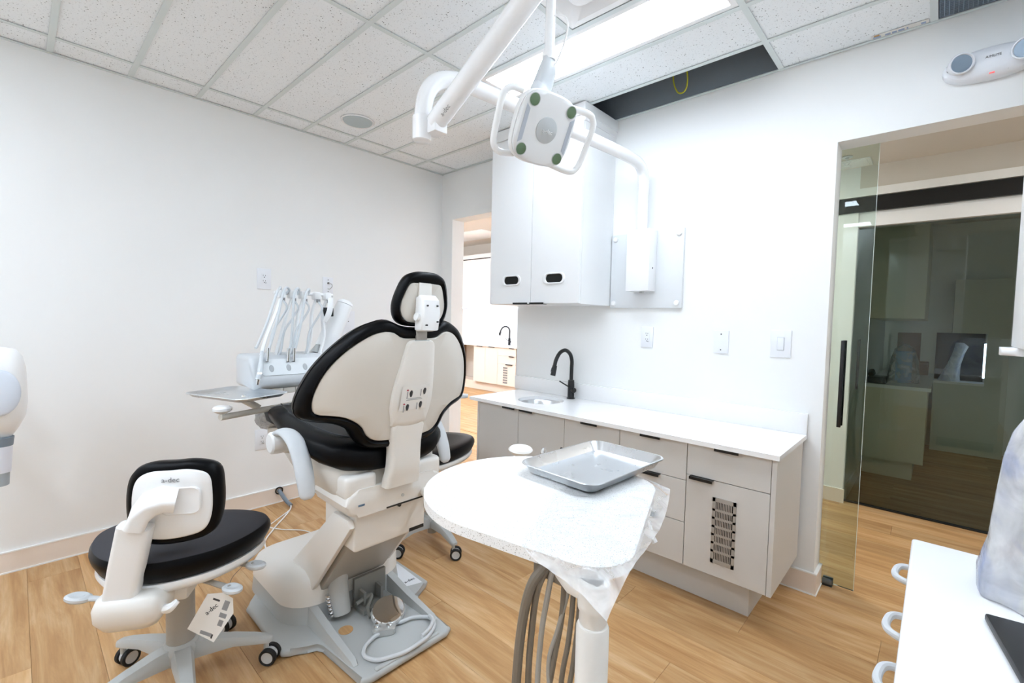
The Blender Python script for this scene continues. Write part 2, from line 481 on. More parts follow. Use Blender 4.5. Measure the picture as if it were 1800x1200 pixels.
# ---- ceiling: deck above, tees and lay-in tiles below
ce = struct('ceiling', bx(-0.13, 4.07, -4.42, 0.13, WT, WT + 0.1), DECK)
xs = [0.0, 0.2, 1.417, 2.636, 3.855, 3.95]
ys = [-0.3048 * k for k in range(15)] + [-4.3]
LIGHTS = {(2, 2), (3, 3), (2, 9), (1, 11), (2, 13)}  # one panel is in view; the others are added to brighten the room
tile_cache = {}
def ceil_piece(name, x0, x1, y0, y1):
    g = 0.004
    key = (round(x1 - x0, 3), round(y1 - y0, 3))
    if key not in tile_cache:
        o = link(name, bx(g, x1 - x0 - g, g, y1 - y0 - g, H + 0.005, H + 0.02), TILE, ce, 0); tile_cache[key] = o.data
    else:
        o = bpy.data.objects.new(name, tile_cache[key]); COL.objects.link(o); o.parent = ce
    o.location = (x0, y0, 0); return o
def tee(x0, x1, y0, y1):
    bm = bx(x0, x1, y0, y1, H, H + 0.0025)
    if x1 - x0 > y1 - y0: box(bm, x0, x1, (y0 + y1) / 2 - 0.001, (y0 + y1) / 2 + 0.001, H + 0.0025, H + 0.035)
    else: box(bm, (x0 + x1) / 2 - 0.001, (x0 + x1) / 2 + 0.001, y0, y1, H + 0.0025, H + 0.035)
    return link('ceiling_tee', bm, TEE, ce, 0)
troffers = []
for i in range(5):
    for k in range(len(ys) - 1):
        x0, x1, y1, y0 = xs[i], xs[i + 1], ys[k], ys[k + 1]
        if (i, k) == (2, 0): continue                      # the missing tile
        if (i, k) == (3, 0):
            ceil_piece('ceiling_tile', 2.636, 3.185, y0, y1); continue
        if (i, k) == (4, 0): continue
        if i == 2 and k in (3, 4):
            ceil_piece('ceiling_tile', 1.417, 2.03, y0, y1); continue
        if (i, k) in LIGHTS: troffers.append((x0, x1, y0, y1)); continue
        ceil_piece('ceiling_tile', x0, x1, y0, y1)
w = 0.012
for k in range(1, len(ys) - 1):
    for i in range(5):
        if i == 2 and k == 4: tee(xs[i] + w, 2.018, ys[k] - w, ys[k] + w); continue
        tee(xs[i] + w, xs[i + 1] - w, ys[k] - w, ys[k] + w)
for x in xs[1:-1]: tee(x - w, x + w, -4.3, 0.0)
tee(3.173, 3.197, -0.2928, 0.0); tee(2.018, 2.042, -1.512, -0.926)
link('wall_angle', bx(0.0, 0.022, -4.3, 0.0, H - 0.001, H + 0.0015), TEE, ce, 0)
link('wall_angle', bx(0.0, 3.95, -0.022, -0.0065, H - 0.001, H + 0.0015), TEE, ce, 0)

def troffer(x0, x1, y0, y1, lab, lens=LENS, z=H, mtop=0.04):
    t = root('ceiling_light', lab, 'light', ((x0 + x1) / 2, (y0 + y1) / 2, z), 'flat panel ceiling lights')
    f = new(); e = 0.024
    for a in ((x0 + 0.014, x0 + e + 0.014, y0 + 0.014, y1 - 0.014), (x1 - e - 0.014, x1 - 0.014, y0 + 0.014, y1 - 0.014), (x0 + e + 0.014, x1 - e - 0.014, y0 + 0.014, y0 + e + 0.014), (x0 + e + 0.014, x1 - e - 0.014, y1 - e - 0.014, y1 - 0.014)):
        box(f, a[0], a[1], a[2], a[3], z + 0.003, z + mtop)
    box(f, x0 + 0.014, x1 - 0.014, y0 + 0.014, y1 - 0.014, z + mtop, z + mtop + 0.006)
    link('frame', f, WPAINT, t, 0)
    link('lens', bx(x0 + e + 0.016, x1 - e - 0.016, y0 + e + 0.016, y1 - e - 0.016, z + 0.006, z + 0.012), lens, t, 0)
    return t
labs = {(1.417, -0.61): 'bright flat ceiling light panel beside the open ceiling slot', (2.636, -0.914): 'added fill light panel above the right doorway side, out of the picture',
        (1.417, -2.743): 'unseen fill light panel added behind the viewpoint, middle of three', (0.2, -3.353): 'unseen fill light panel added behind the viewpoint, nearest the left wall',
        (1.417, -3.962): 'unseen fill light panel added behind the viewpoint, farthest back'}
for t4 in troffers: troffer(*t4, labs[(round(t4[0], 3), round(t4[3], 3))])

# ---- air diffuser, return grille, speaker, tile sticker, wire in the open slot
d = root('air_diffuser', 'white square air diffuser with a raised plaque in the ceiling', 'air vent', (2.339, -1.219, H))
bm = new(); rings(bm, [[(x, y_, H + z) for x, y_ in rrect(2.044 + a, 2.622 - a, -1.51 + a, -0.93 - a, 0.004 + a * 0.6)] for a, z in ((0.0, 0.002), (0.03, 0.0), (0.075, 0.035), (0.11, 0.06))], True, False)
link('surround', bm, WPAINT, d)
bm = new(); rings(bm, [[(x, y_, H + z) for x, y_ in rrect(2.044 + a, 2.622 - a, -1.51 + a, -0.93 - a, 0.04)] for a, z in ((0.105, 0.012), (0.09, 0.004), (0.105, -0.002), (0.13, -0.002))])
link('plaque', bm, WPAINT, d)
g = root('return_grille', 'grey egg-crate return air grille at the top right', 'air vent', (3.57, -0.15, H))
link('backing', bx(3.2, 3.94, -0.29, -0.024, H + 0.03, H + 0.034), CONDUIT, g, 0)
bm = new()
x = 3.2
while x < 3.94: box(bm, x, x + 0.002, -0.29, -0.024, H + 0.002, H + 0.014); x += 0.0135
yy = -0.29
while yy < -0.024: box(bm, 3.2, 3.94, yy, yy + 0.002, H + 0.002, H + 0.014); yy += 0.0135
link('egg_crate', bm, VENTM, g, 0)['kind'] = 'stuff'
s = root('ceiling_speaker', 'round grey flush ceiling speaker above the left wall', 'speaker', (0.455, -1.055, H))
link('trim_ring', lt([(0.0905, H - 0.001), (0.1, H - 0.004), (0.103, H - 0.001), (0.103, H + 0.0029), (0.0905, H + 0.0029)], (0.455, -1.055, 0), seg=40, loop=True), WPAINT, s)
link('speaker_grille', lt([(0.0905, H + 0.001), (0.088, H - 0.005), (0.05, H - 0.007), (0.001, H - 0.0075)], (0.455, -1.055, 0), seg=40), SPK, s)
st = root('ceiling_sticker', 'narrow printed sticker strip on the ceiling tile edge above the doorway', 'sticker', (3.07, -0.04, H))
link('strip', bx(2.985, 3.168, -0.053, -0.023, H + 0.0015, H + 0.0028), PAPER, st, 0)
link('print_block', bx(2.993, 3.012, -0.051, -0.042, H + 0.0006, H + 0.0016), mat('orange_print', '#b98a4a', 0.7), st, 0)
for k, (a, b_) in enumerate(((2.99, 3.016), (3.03, 3.048), (3.053, 3.068), (3.073, 3.093), (3.10, 3.105), (3.145, 3.16))):
    link('print_block', bx(a, b_, -0.040, -0.027, H + 0.0006, H + 0.0016), mat('blue_print', '#9fb0cc', 0.7), st, 0)
tag(link('hanging_wire', tb([(2.16, -0.15, WT), (2.17, -0.13, 2.80), (2.20, -0.10, 2.64), (2.19, -0.07, 2.575), (2.16, -0.05, 2.555), (2.125, -0.05, 2.575), (2.11, -0.07, 2.66), (2.14, -0.1, 2.85), (2.15, -0.13, WT)], 0.004, 6, 8), YELLOW), 'loop of yellow wire hanging in the open ceiling slot', 'wire')

# ---- the bay behind the left opening
struct('wall_bay_left', bx(-4.6, -4.5, 0.13, 3.6, 0, 2.75), WALL)
struct('wall_bay_far', bx(-4.6, 1.3, 3.5, 3.62, 0, 2.75), BEIGE)
struct('wall_bay_right', bx(1.3, 1.42, 0.13, 3.62, 0, 2.75), WALL)
struct('wall_bay_near', bx(-4.6, -0.13, 0.0, 0.13, 0, 2.75), WALL)
struct('ceiling_bay', bx(-4.6, 1.42, 0.13, 3.62, 2.70, 2.78), BEIGE)
# ---- corridor and room behind the right doorway
struct('wall_corridor', bx(1.42, 2.80, 1.52, 1.66, 0, 2.5), WALL)
struct('baseboard_corridor', bx(1.42, 2.81, 1.508, 1.52, 0, 0.1), BASEB)
struct('wall_operatory_left', bx(2.68, 2.80, 1.66, 4.3, 0, 2.5), WALL)
struct('baseboard_operatory', bx(2.80, 2.812, 1.62, 2.5, 0, 0.1), BASEB)
struct('wall_operatory_far', bx(2.68, 5.2, 4.3, 4.42, 0, 2.5), WALL)
struct('wall_operatory_right', bx(5.1, 5.2, 0.13, 4.3, 0, 2.5), WALL)
struct('ceiling_corridor', bx(1.42, 5.2, 0.13, 4.42, 2.42, 2.5), BEIGE)
struct('wall_header', bx(2.80, 5.1, 1.52, 1.66, 2.20, 2.42), BEIGE)
struct('trim_header_cap', bx(2.66, 5.1, 1.49, 1.52, 2.205, 2.26), WALL)
# ================================================================ GLASS DOORS
gd = root('glass_door', 'clear sliding glass door panel standing half open in the right doorway', 'door', (2.6, 0.155, 0))
gd['kind'] = 'structure'; gd.name = 'door_1'; OFF['door_1'] = Vector((2.6, 0.155, 0))
link('pane', bx(2.15, 3.018, 0.15, 0.16, 0.012, 2.30), GLASS, gd, 0)
link('pane_edge', bx(3.018, 3.0195, 0.15, 0.16, 0.012, 2.30), mat('glass_edge_pale', '#e4efe9', 0.15), gd, 0)
bm = bx(2.918, 2.934, 0.118, 0.134, 0.80, 1.22, bev=0.002); box(bm, 2.922, 2.93, 0.134, 0.15, 0.84, 0.85); box(bm, 2.922, 2.93, 0.134, 0.15, 1.17, 1.18)
link('handle', bm, BLACK, gd)
bm = bx(2.918, 2.934, 0.176, 0.192, 0.80, 1.22, bev=0.002); box(bm, 2.922, 2.93, 0.16, 0.176, 0.84, 0.85); box(bm, 2.922, 2.93, 0.16, 0.176, 1.17, 1.18)
link('handle', bm, BLACK, gd)
gt = bx(2.893, 2.935, 0.135, 0.148, 0.0, 0.035, bev=0.002); box(gt, 2.893, 2.935, 0.162, 0.175, 0.0, 0.035, bev=0.002); box(gt, 2.893, 2.935, 0.135, 0.175, 0.0, 0.010)
tag(link('floor_guide', gt, mat('guide_steel', '#6f7a84', 0.35, metal=0.9)), 'small dark steel guide block at the foot of the glass door', 'door guide')

gp = root('glass_partition', 'glass', 'window', (3.9, 1.58, 0)); gp['kind'] = 'structure'; gp.name = 'window_1'; OFF['window_1'] = Vector((3.9, 1.58, 0))
gp['label'] = 'dark glass partition of the unlit room across the corridor'
link('pane', bx(2.80, 5.1, 1.575, 1.585, 0.01, 2.0), GLASSD, gp, 0)
link('floor_track', bx(2.80, 5.1, 1.565, 1.595, 0.0, 0.010), BLACKP, gp, 0)
link('head_rail', bx(2.80, 5.1, 1.53, 1.65, 2.0, 2.10), WPAINT, gp, 0)
link('track_cover', bx(2.66, 5.1, 1.50, 1.65, 2.10, 2.20), BLACK, gp, 0)
bm = bx(2.836, 2.852, 1.535, 1.55, 0.84, 1.2, bev=0.002); box(bm, 2.84, 2.848, 1.55, 1.575, 0.88, 0.89); box(bm, 2.84, 2.848, 1.55, 1.575, 1.15, 1.16)
link('handle', bm, BLACK, gp)

# ================================================================ CABINETS OF THE ROOM
CF = -0.50; CT = 0.745
U = [1.057 + 0.3468 * k for k in range(6)]
def pull(x0, x1, z, parent, y=CF):
    bm = bx(x0, x1, y - 0.022, y + 0.012, z - 0.0015, z + 0.0015); box(bm, x0, x1, y - 0.022, y - 0.019, z - 0.011, z - 0.0015)
    return link('pull', bm, BLACK, parent, 0)
def front(name, x0, x1, z0, z1, parent, m_=LAM, y=CF, g=0.0016):
    return link(name, bx(x0 + g, x1 - g, y, y + 0.018, z0 + g, z1 - g, bev=0.0008, seg=1), m_, parent, 0)
def unit(label, x0, x1, ztop=CT):
    c = root('base_cabinet', label, 'cabinet', ((x0 + x1) / 2, -0.26, 0.171))
    link('carcass', bx(x0 + 0.0005, x1 - 0.0005, CF + 0.0185, -0.021, 0.172, ztop - 0.001), CARC, c, 0)
    return c
c = unit('base cabinet with two plain doors under the round sink', U[0], U[2], 0.60)
link('end_panel', bx(U[0] - 0.018, U[0] - 0.0005, CF, -0.021, 0.171, CT), LAM, c, 0)
link('front_rail', bx(U[0], U[2], CF + 0.0185, CF + 0.03, 0.60, CT - 0.001), CARC, c, 0)
d1 = front('door', U[0], U[1], 0.171, CT, c); pull(1.285, 1.387, CT - 0.001, d1)
d1 = front('door', U[1], U[2], 0.171, CT, c); pull(1.425, 1.527, CT - 0.001, d1)
for i, lab in ((2, 'drawer cabinet between the sink doors and the other drawer stack'), (3, 'three-drawer cabinet just left of the cabinet with the vent')):
    c = unit(lab, U[i], U[i + 1])
    for z0, z1 in ((0.566, CT), (0.370, 0.566), (0.171, 0.370)):
        dr = front('drawer', U[i], U[i + 1], z0, z1, c); pull(U[i] + 0.12, U[i] + 0.222, z1 - 0.001, dr)
c = unit('end base cabinet with a drawer and a door carrying a steel vent', U[4], U[5])
link('end_panel', bx(U[5] + 0.0005, U[5] + 0.0185, CF, -0.021, 0.171, CT), LAM, c, 0)
dr = front('drawer', U[4], U[5], 0.597, CT, c); pull(2.568, 2.668, CT - 0.001, dr)
dr = front('door', U[4], U[5], 0.171, 0.597, c); pull(2.464, 2.566, 0.596, dr)
# steel vent: plate with real slots
gx0, gx1, gz0, gz1 = 2.566, 2.664, 0.232, 0.525
bm = new(); yv = CF - 0.004
def hb(z0, z1): box(bm, gx0, gx1, yv, CF, z0, z1)
box(bm, gx0, gx0 + 0.012, yv, CF, gz0, gz1); box(bm, gx1 - 0.012, gx1, yv, CF, gz0, gz1)
rows = 7; top = gz1 - 0.018; bot = gz0 + 0.018; ph = (top - bot) / rows
hb(gz0, bot); hb(top, gz1)
for k in range(rows - 1): hb(bot + ph * (k + 1) - 0.005, bot + ph * (k + 1) + 0.005)
nx = 11; sw = (gx1 - gx0 - 0.024) / nx
for k in range(nx): box(bm, gx0 + 0.012 + sw * k - 0.0018, gx0 + 0.012 + sw * k + 0.0018, yv + 0.0005, CF, bot, top)
link('vent_grille', bm, STEELB, dr, 0)
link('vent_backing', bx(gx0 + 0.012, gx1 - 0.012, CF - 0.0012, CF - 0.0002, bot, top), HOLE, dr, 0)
# plinth
tag(link('cabinet_plinth', bx(1.057, 2.705, -0.407, -0.03, 0.0, 0.170), LAM, None, 0), 'recessed greige toe-kick plinth under the base cabinets', 'plinth')

# worktop with round cut-out and upstand
wt = root('worktop', 'white quartz worktop with a low upstand along the wall', 'worktop', (1.9, -0.26, 0.745))
Z0, Z1 = 0.7455, 0.766
sx, sy, sr = 1.385, -0.262, 0.148
a0, a1, b0, b1 = sx - 0.18, sx + 0.18, sy - 0.18, sy + 0.18
N = 48
circ = [(sx + sr * math.cos(2 * math.pi * k / N), sy + sr * math.sin(2 * math.pi * k / N)) for k in range(N)]
sq = []
for k in range(N):
    cx, cy = math.cos(2 * math.pi * k / N), math.sin(2 * math.pi * k / N); s_ = 0.18 / max(abs(cx), abs(cy)); sq.append((sx + cx * s_, sy + cy * s_))
bm = new()
ra = [bm.verts.new((*p, Z1)) for p in sq]; rb = [bm.verts.new((*p, Z1)) for p in circ]; rc = [bm.verts.new((*p, Z0)) for p in circ]; rd = [bm.verts.new((*p, Z0)) for p in sq]
for A, B in ((ra, rb), (rb, rc), (rc, rd)):
    for k in range(N): bm.faces.new((A[k], A[(k + 1) % N], B[(k + 1) % N], B[k]))
for (x0, x1, y0, y1) in ((0.985, a0, -0.525, 0.0), (a1, 2.822, -0.525, 0.0), (a0, a1, -0.525, b0), (a0, a1, b1, 0.0)): box(bm, x0, x1, y0, y1, Z0, Z1)
link('slab', bm, QUARTZ, wt, 30)
link('upstand', bx(0.93, 2.822, -0.02, 0.0, Z1, 0.866, bev=0.002), QUARTZ, wt)
sk = root('sink', 'round stainless steel sink bowl set into the worktop', 'sink', (sx, sy, 0.60))
link('bowl', lt([(0.156, 0.745), (0.142, 0.745), (0.138, 0.74), (0.135, 0.70), (0.12, 0.655), (0.08, 0.635), (0.025, 0.631), (0.025, 0.629), (0.085, 0.632), (0.125, 0.652), (0.142, 0.70), (0.146, 0.738), (0.156, 0.741)], (sx, sy, 0), seg=40, loop=True), STEEL, sk)
link('drain', lt([(0.001, 0.634), (0.022, 0.634), (0.024, 0.631), (0.024, 0.62), (0.001, 0.62)], (sx, sy, 0)), CHROME, sk)
def faucet(fx, fy, fz, label, dirx=-0.12, diry=-1.0, s=1.0):
    f = root('faucet', label, 'faucet', (fx, fy, fz))
    dv = Vector((dirx, diry, 0)).normalized()
    def q(r, h): return (fx + dv.x * r * s, fy + dv.y * r * s, fz + h * s)
    link('base', lt([(0.027 * s, 0), (0.027 * s, 0.006 * s), (0.022 * s, 0.008 * s), (0.022 * s, 0.1 * s), (0.02 * s, 0.125 * s), (0.0005, 0.125 * s)], (fx, fy, fz)), BLACK, f)
    link('spout', tb([q(0, 0.12), q(0, 0.2), q(0, 0.255), q(0.02, 0.30), q(0.065, 0.325), q(0.115, 0.31), q(0.15, 0.265), q(0.165, 0.215)], 0.0125 * s, 14, 6), BLACK, f)
    sp = link('spray_head', tb([q(0.160, 0.228), q(0.166, 0.205), q(0.176, 0.165)], [0.015 * s, 0.0165 * s, 0.0165 * s], 14), BLACK, f)
    link('spray_button', tb([q(0.178, 0.215), q(0.187, 0.19)], 0.008 * s, 8), BLACK, sp)
    pv = dv.cross(Vector((0, 0, 1)))
    lv = link('lever', tb([(fx - pv.x * 0.01 * s + 0.0, fy - 0.02 * s, fz + 0.075 * s), (fx - 0.06 * s, fy - 0.05 * s, fz + 0.115 * s)], 0.0045 * s, 8), BLACK, f)
    link('valve_knob', tb([(fx, fy, fz + 0.06 * s), (fx + 0.036 * s, fy - 0.012 * s, fz + 0.06 * s)], 0.016 * s, 14), BLACK, f)
    return f
faucet(1.478, -0.062, Z1, 'black gooseneck faucet standing behind the round sink')

# upper cabinet
uc = root('wall_cabinet', 'tall white two-door wall cabinet with oval slots in the doors', 'cabinet', (1.35, -0.17, 1.385))
UF = -0.355
link('carcass', bx(0.983, 1.722, UF + 0.0185, 0.0, 1.385, 2.43, bev=0.001, seg=1), LAMW, uc, 0)
bm = bx(0.985, 1.728, UF + 0.005, 0.0, 2.43, 2.462); box(bm, 0.98, 1.733, UF - 0.008, 0.0, 2.462, 2.5285)
link('cornice', bm, LAMW, uc, 0)
for (x0, x1, ox, px) in ((0.983, 1.3525, 1.185, (1.22, 1.342)), (1.3525, 1.722, 1.537, (1.362, 1.475))):
    dd = front('door', x0, x1, 1.386, 2.43, uc, LAMW, UF)
    oz = 1.54; ring = []
    for s_, yv in ((1.0, UF), (1.0, UF - 0.004), (0.97, UF - 0.006), (0.82, UF - 0.006), (0.78, UF - 0.003), (0.78, UF)):
        ring.append([(ox + 0.075 * s_ * 0 + p[0] * s_, yv, oz + p[1] * s_) for p in rrect(-0.082, 0.082, -0.034, 0.034, 0.0335, 8)])
    bm = new(); rings(bm, ring, True, False); link('slot_rim', bm, WPL, dd)
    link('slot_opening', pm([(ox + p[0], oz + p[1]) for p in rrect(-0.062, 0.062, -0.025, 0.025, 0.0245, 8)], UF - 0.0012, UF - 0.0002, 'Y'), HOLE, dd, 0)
    bm = bx(px[0], px[1], UF - 0.022, UF + 0.012, 1.3825, 1.3852); box(bm, px[0], px[1], UF - 0.022, UF - 0.019, 1.3825, 1.394); link('pull', bm, BLACK, dd, 0)

# ================================================================ WALL PLATES
def plate(name, label, cat, c, wall, kind, group=None, w_=0.076, h_=0.122):
    """wall 'B': faces -y, 'A': faces +x"""
    def T(u, v, d): return (c[0] + u, c[1] - d, c[2] + v) if wall == 'B' else (c[0] + d, c[1] + u, c[2] + v)
    def slab(bm, u0, u1, v0, v1, d0, d1, bev=0.0):
        p, q = T(u0, v0, d0), T(u1, v1, d1)
        return box(bm, min(p[0], q[0]), max(p[0], q[0]), min(p[1], q[1]), max(p[1], q[1]), min(p[2], q[2]), max(p[2], q[2]), bev=bev)
    o = root(name, label, cat, c, group)
    link('cover_plate', slab(new(), -w_ / 2, w_ / 2, -h_ / 2, h_ / 2, 0.0005, 0.0065, 0.002), WPL2, o)
    if kind == 'outlet':
        link('insert', slab(new(), -0.017, 0.017, -0.034, 0.034, 0.0065, 0.0085, 0.0008), WPL2, o)
        for v in (0.018, -0.016):
            bm = new(); slab(bm, -0.0075, -0.0055, v, v + 0.009, 0.0085, 0.0092); slab(bm, 0.0055, 0.0075, v, v + 0.008, 0.0085, 0.0092); slab(bm, -0.0025, 0.0025, v - 0.010, v - 0.0045, 0.0085, 0.0092)
            link('socket', bm, SLOT, o, 0)
        link('test_button', slab(new(), 0.006, 0.011, -0.0275, -0.023, 0.0085, 0.0095), SLOT, o, 0)
    elif kind == 'switch':
        bm = new(); slab(bm, -0.016, 0.016, -0.033, 0.033, 0.0065, 0.008, 0.0006); link('bezel', bm, GREYL, o)
        link('rocker', slab(new(), -0.0145, 0.0145, -0.031, 0.031, 0.008, 0.0125, 0.0025), WPL2, o)
    else:
        for v in (0.042, -0.042): link('screw', slab(new(), -0.003, 0.003, v - 0.003, v + 0.003, 0.0065, 0.0075), SLOT, o, 0)
        if kind == 'data':
            link('jack', slab(new(), -0.006, 0.006, 0.012, 0.024, 0.0065, 0.016, 0.001), INK, o)
            p0 = T(0.0, 0.016, 0.015)
            link('coax_tail', tb([p0, T(0.014, 0.012, 0.03), T(0.016, -0.008, 0.032), T(0.004, -0.024, 0.018), T(-0.002, -0.02, 0.0066)], 0.003, 8, 6), GREYP, o)
    return o
plate('wall_outlet', 'white duplex outlet on the wall right of the black faucet', 'outlet', (1.98, 0, 1.198), 'B', 'outlet', 'wall outlets')
plate('blank_plate', 'white blank wall plate between the outlet and the light switch', 'wall plate', (2.406, 0, 1.19), 'B', 'blank')
plate('light_switch', 'white rocker light switch beside the right doorway', 'switch', (2.69, 0, 1.195), 'B', 'switch', None, 0.09, 0.135)
plate('wall_outlet', 'white outlet high on the left wall above the instrument console', 'outlet', (0, -1.463, 1.512), 'A', 'outlet', 'wall outlets', 0.085, 0.135)
plate('data_plate', 'white cable jack plate on the left wall behind the hoses', 'wall plate', (0, -1.033, 1.497), 'A', 'data')
plate('wall_outlet', 'white outlet low on the left wall beside the chair armrest', 'outlet', (0, -1.479, 0.452), 'A', 'outlet', 'wall outlets', 0.085, 0.135)
plate('blank_plate', 'white two-screw plate on the left wall behind the chair backrest', 'wall plate', (0, -0.875, 1.20), 'A', 'blank', None, 0.1, 0.24)

# ================================================================ EMERGENCY LIGHT
em = root('emergency_light', 'white oval emergency light with two round lamp heads over the doorway', 'emergency light', (3.355, 0, 2.31))
bm = new(); rs = []
for s_, yv in ((1.0, -0.001), (1.0, -0.03), (0.93, -0.042), (0.75, -0.05), (0.4, -0.055), (0.05, -0.056)):
    rs.append([(3.355 + 0.135 * s_ * (abs(math.cos(a)) ** 0.8) * (1 if math.cos(a) >= 0 else -1), yv, 2.306 + 0.058 * s_ * math.sin(a)) for a in [2 * math.pi * k / 40 for k in range(40)]])
rings(bm, rs); link('housing', bm, WPL2, em)
for hx, hz in ((3.268, 2.312), (3.446, 2.312)):
    mx = Matrix.Rotation(R(18 if hx < 3.355 else -18), 4, 'Z') @ Matrix.Rotation(R(10), 4, 'X')
    hd = link('lamp_head', lt([(0.03, 0.03), (0.036, 0.0), (0.0385, -0.02), (0.037, -0.024), (0.033, -0.024), (0.03, -0.016)], (hx, -0.062, hz), 'Y', 28, mx, True), WPL2, em)
    link('reflector', lt([(0.032, -0.019), (0.02, -0.013), (0.008, -0.012), (0.001, -0.016)], (hx, -0.062, hz), 'Y', 24, mx), mat('lamp_reflector', '#8fa0b0', 0.3, metal=0.3), hd)
text('logo_print', 'AIMLITE', 0.012, frame((3.36, -0.0565, 2.318), (1, 0, 0), (0, 0, 1)), INK, em)
link('indicator', bx(3.352, 3.366, -0.049, -0.040, 2.2575, 2.2625), mat('red_indicator', '#ff5a5a', 0.4, emit='#ff4040', strength=0.6), em, 0)
link('test_button', bx(3.385, 3.403, -0.047, -0.036, 2.261, 2.264), INKG, em, 0)

# ================================================================ BAY BEHIND THE LEFT OPENING
def bay_unit(label, x0, x1, kind):
    c = root('base_cabinet', label, 'cabinet', ((x0 + x1) / 2, 3.3, 0.14))
    m_ = mat('bay_laminate', '#ece4db', 0.5)
    link('carcass', bx(x0, x1, 3.119, 3.499, 0.15, 0.80), CARC, c, 0)
    if kind == 'door':
        d_ = front('door', x0, x1, 0.15, 0.80, c, m_, 3.10); pull(x0 + 0.1, x1 - 0.06, 0.799, d_, 3.10)
    else:
        for z0, z1 in ((0.66, 0.80), (0.52, 0.66)):
            d_ = front('drawer', x0, x1, z0, z1, c, m_, 3.10); pull(x1 - 0.14, x1 - 0.03, z1 - 0.001, d_, 3.10)
        d_ = front('door', x0, x1, 0.15, 0.52, c, m_, 3.10); pull(x1 - 0.22, x1 - 0.06, 0.519, d_, 3.10)
        bm = new()
        for k in range(7): box(bm, x0 + 0.14, x0 + 0.24, 3.096, 3.10, 0.19 + k * 0.042, 0.19 + k * 0.042 + 0.026)
        link('vent_grille', bm, INKG, d_, 0)
bay_unit('far pale base cabinet beyond the opening, its door next to the kneehole', -2.94, -2.635, 'door')
bay_unit('far pale base cabinet beyond the opening, door in the middle of the run', -2.635, -2.325, 'door')
bay_unit('far base cabinet beyond the opening with drawers and a small vent', -2.325, -1.9, 'drawers')
tag(link('cabinet_plinth', bx(-3.6, -1.5, 3.17, 3.49, 0.0, 0.148), BASEB, None, 0), 'pale toe-kick under the far cabinets beyond the opening', 'plinth')
tag(link('cabinet_end_panel', bx(-3.62, -3.58, 3.12, 3.49, 0.149, 0.80), mat('brown_panel', '#8f765c', 0.6), None, 0), 'brown side panel of the kneehole beyond the opening', 'panel')
t = root('worktop', 'white worktop of the far cabinets beyond the opening', 'worktop', (-2.5, 3.3, 0.80))
link('slab', bx(-3.7, -0.9, 3.07, 3.484, 0.801, 0.835), QUARTZ, t, 0)
link('front_edge', bx(-3.7, -0.9, 3.066, 3.07, 0.803, 0.833), QUARTZ, t, 0)
tag(link('splashback', bx(-3.7, -0.9, 3.485, 3.4995, 0.80, 1.485), LAMW, None, 0), 'white splashback panel above the far worktop beyond the opening', 'splashback')
faucet(-2.24, 3.30, 0.835, 'small black faucet on the far worktop beyond the opening', -0.9, -0.7, 1.0)
for (x0, x1, lab) in ((-3.9, -2.7, 'white wall cupboard beyond the opening, its left half'), (-2.7, -1.0, 'white wall cupboard beyond the opening, partly behind the tall cabinet')):
    k_ = root('wall_cabinet', lab, 'cabinet', ((x0 + x1) / 2, 3.3, 1.49))
    link('carcass', bx(x0, x1, 3.17, 3.5, 1.49, 2.36), LAMW, k_, 0); front('door', x0, x1, 1.49, 2.36, k_, LAMW, 3.15)
    link('top_gap_shade', bx(x0, x1, 3.18, 3.5, 2.36, 2.378), CARC, k_, 0); link('cornice', bx(x0, x1, 3.15, 3.5, 2.378, 2.45), LAMW, k_, 0)  # dark strip stands in for the shade in the gap below the cornice
tag(link('led_strip', bx(-3.6, -1.2, 3.20, 3.23, 1.478, 1.489), lamp_mat('blue_led', '#cfe4ff', 14), None, 0), 'bluish light strip under the far wall cupboards', 'light')
tag(link('ceiling_panel', bx(-3.3, -2.1, 2.45, 3.05, 2.685, 2.6995, bev=0.004), WPAINT, None), 'pale square panel on the bay ceiling beyond the left opening', 'panel')
troffer(-4.3, -3.1, 0.5, 1.1, 'added fill light for the bay, hidden to the left of the opening', LENSW, 2.655)  # unseen bay emitters, added to brighten the cupboards beyond the opening
troffer(0.05, 1.25, 2.2, 2.8, 'added fill light for the bay, hidden to the right of the opening', LENSW, 2.655)
troffer(-1.9, -0.7, 0.35, 0.95, 'added fill light for the bay, hidden above the left opening', LENSW, 2.655)
troffer(1.5, 2.5, 0.45, 1.05, 'added corridor fill light hidden behind the long wall', LENSC, 2.375)  # unseen corridor lamps, added to lift its floor and the room behind glass
troffer(4.0, 5.0, 0.45, 1.05, 'added corridor fill light out of the picture to the right', LENSC, 2.375)
def sprinkler(x, y, z, label):
    s = root('sprinkler_head', label, 'sprinkler', (x, y, z))
    link('escutcheon', lt([(0.03, 0.0), (0.032, -0.006), (0.012, -0.010), (0.012, 0.0)], (x, y, z), loop=True), STEEL, s)
    bm = tb([(x, y, z), (x, y, z - 0.03)], 0.007, 8); tube(bm, [(x - 0.007, y, z - 0.028), (x - 0.014, y, z - 0.045), (x, y, z - 0.06)], 0.0022, 6, 4); tube(bm, [(x + 0.007, y, z - 0.028), (x + 0.014, y, z - 0.045), (x, y, z - 0.06)], 0.0022, 6, 4)
    link('frame_arms', bm, STEEL, s); link('deflector', lt([(0.001, -0.058), (0.02, -0.06), (0.02, -0.062), (0.001, -0.062)], (x, y, z)), STEEL, s)
sprinkler(-2.62, 2.25, 2.70, 'small sprinkler head on the bay ceiling beyond the left opening')
sprinkler(2.755, 1.22, 2.42, 'chrome sprinkler head on the corridor ceiling seen through the glass door')
ap = root('access_panel', 'flat square panel on the corridor ceiling seen through the glass door', 'panel', (2.72, 1.36, 2.42))
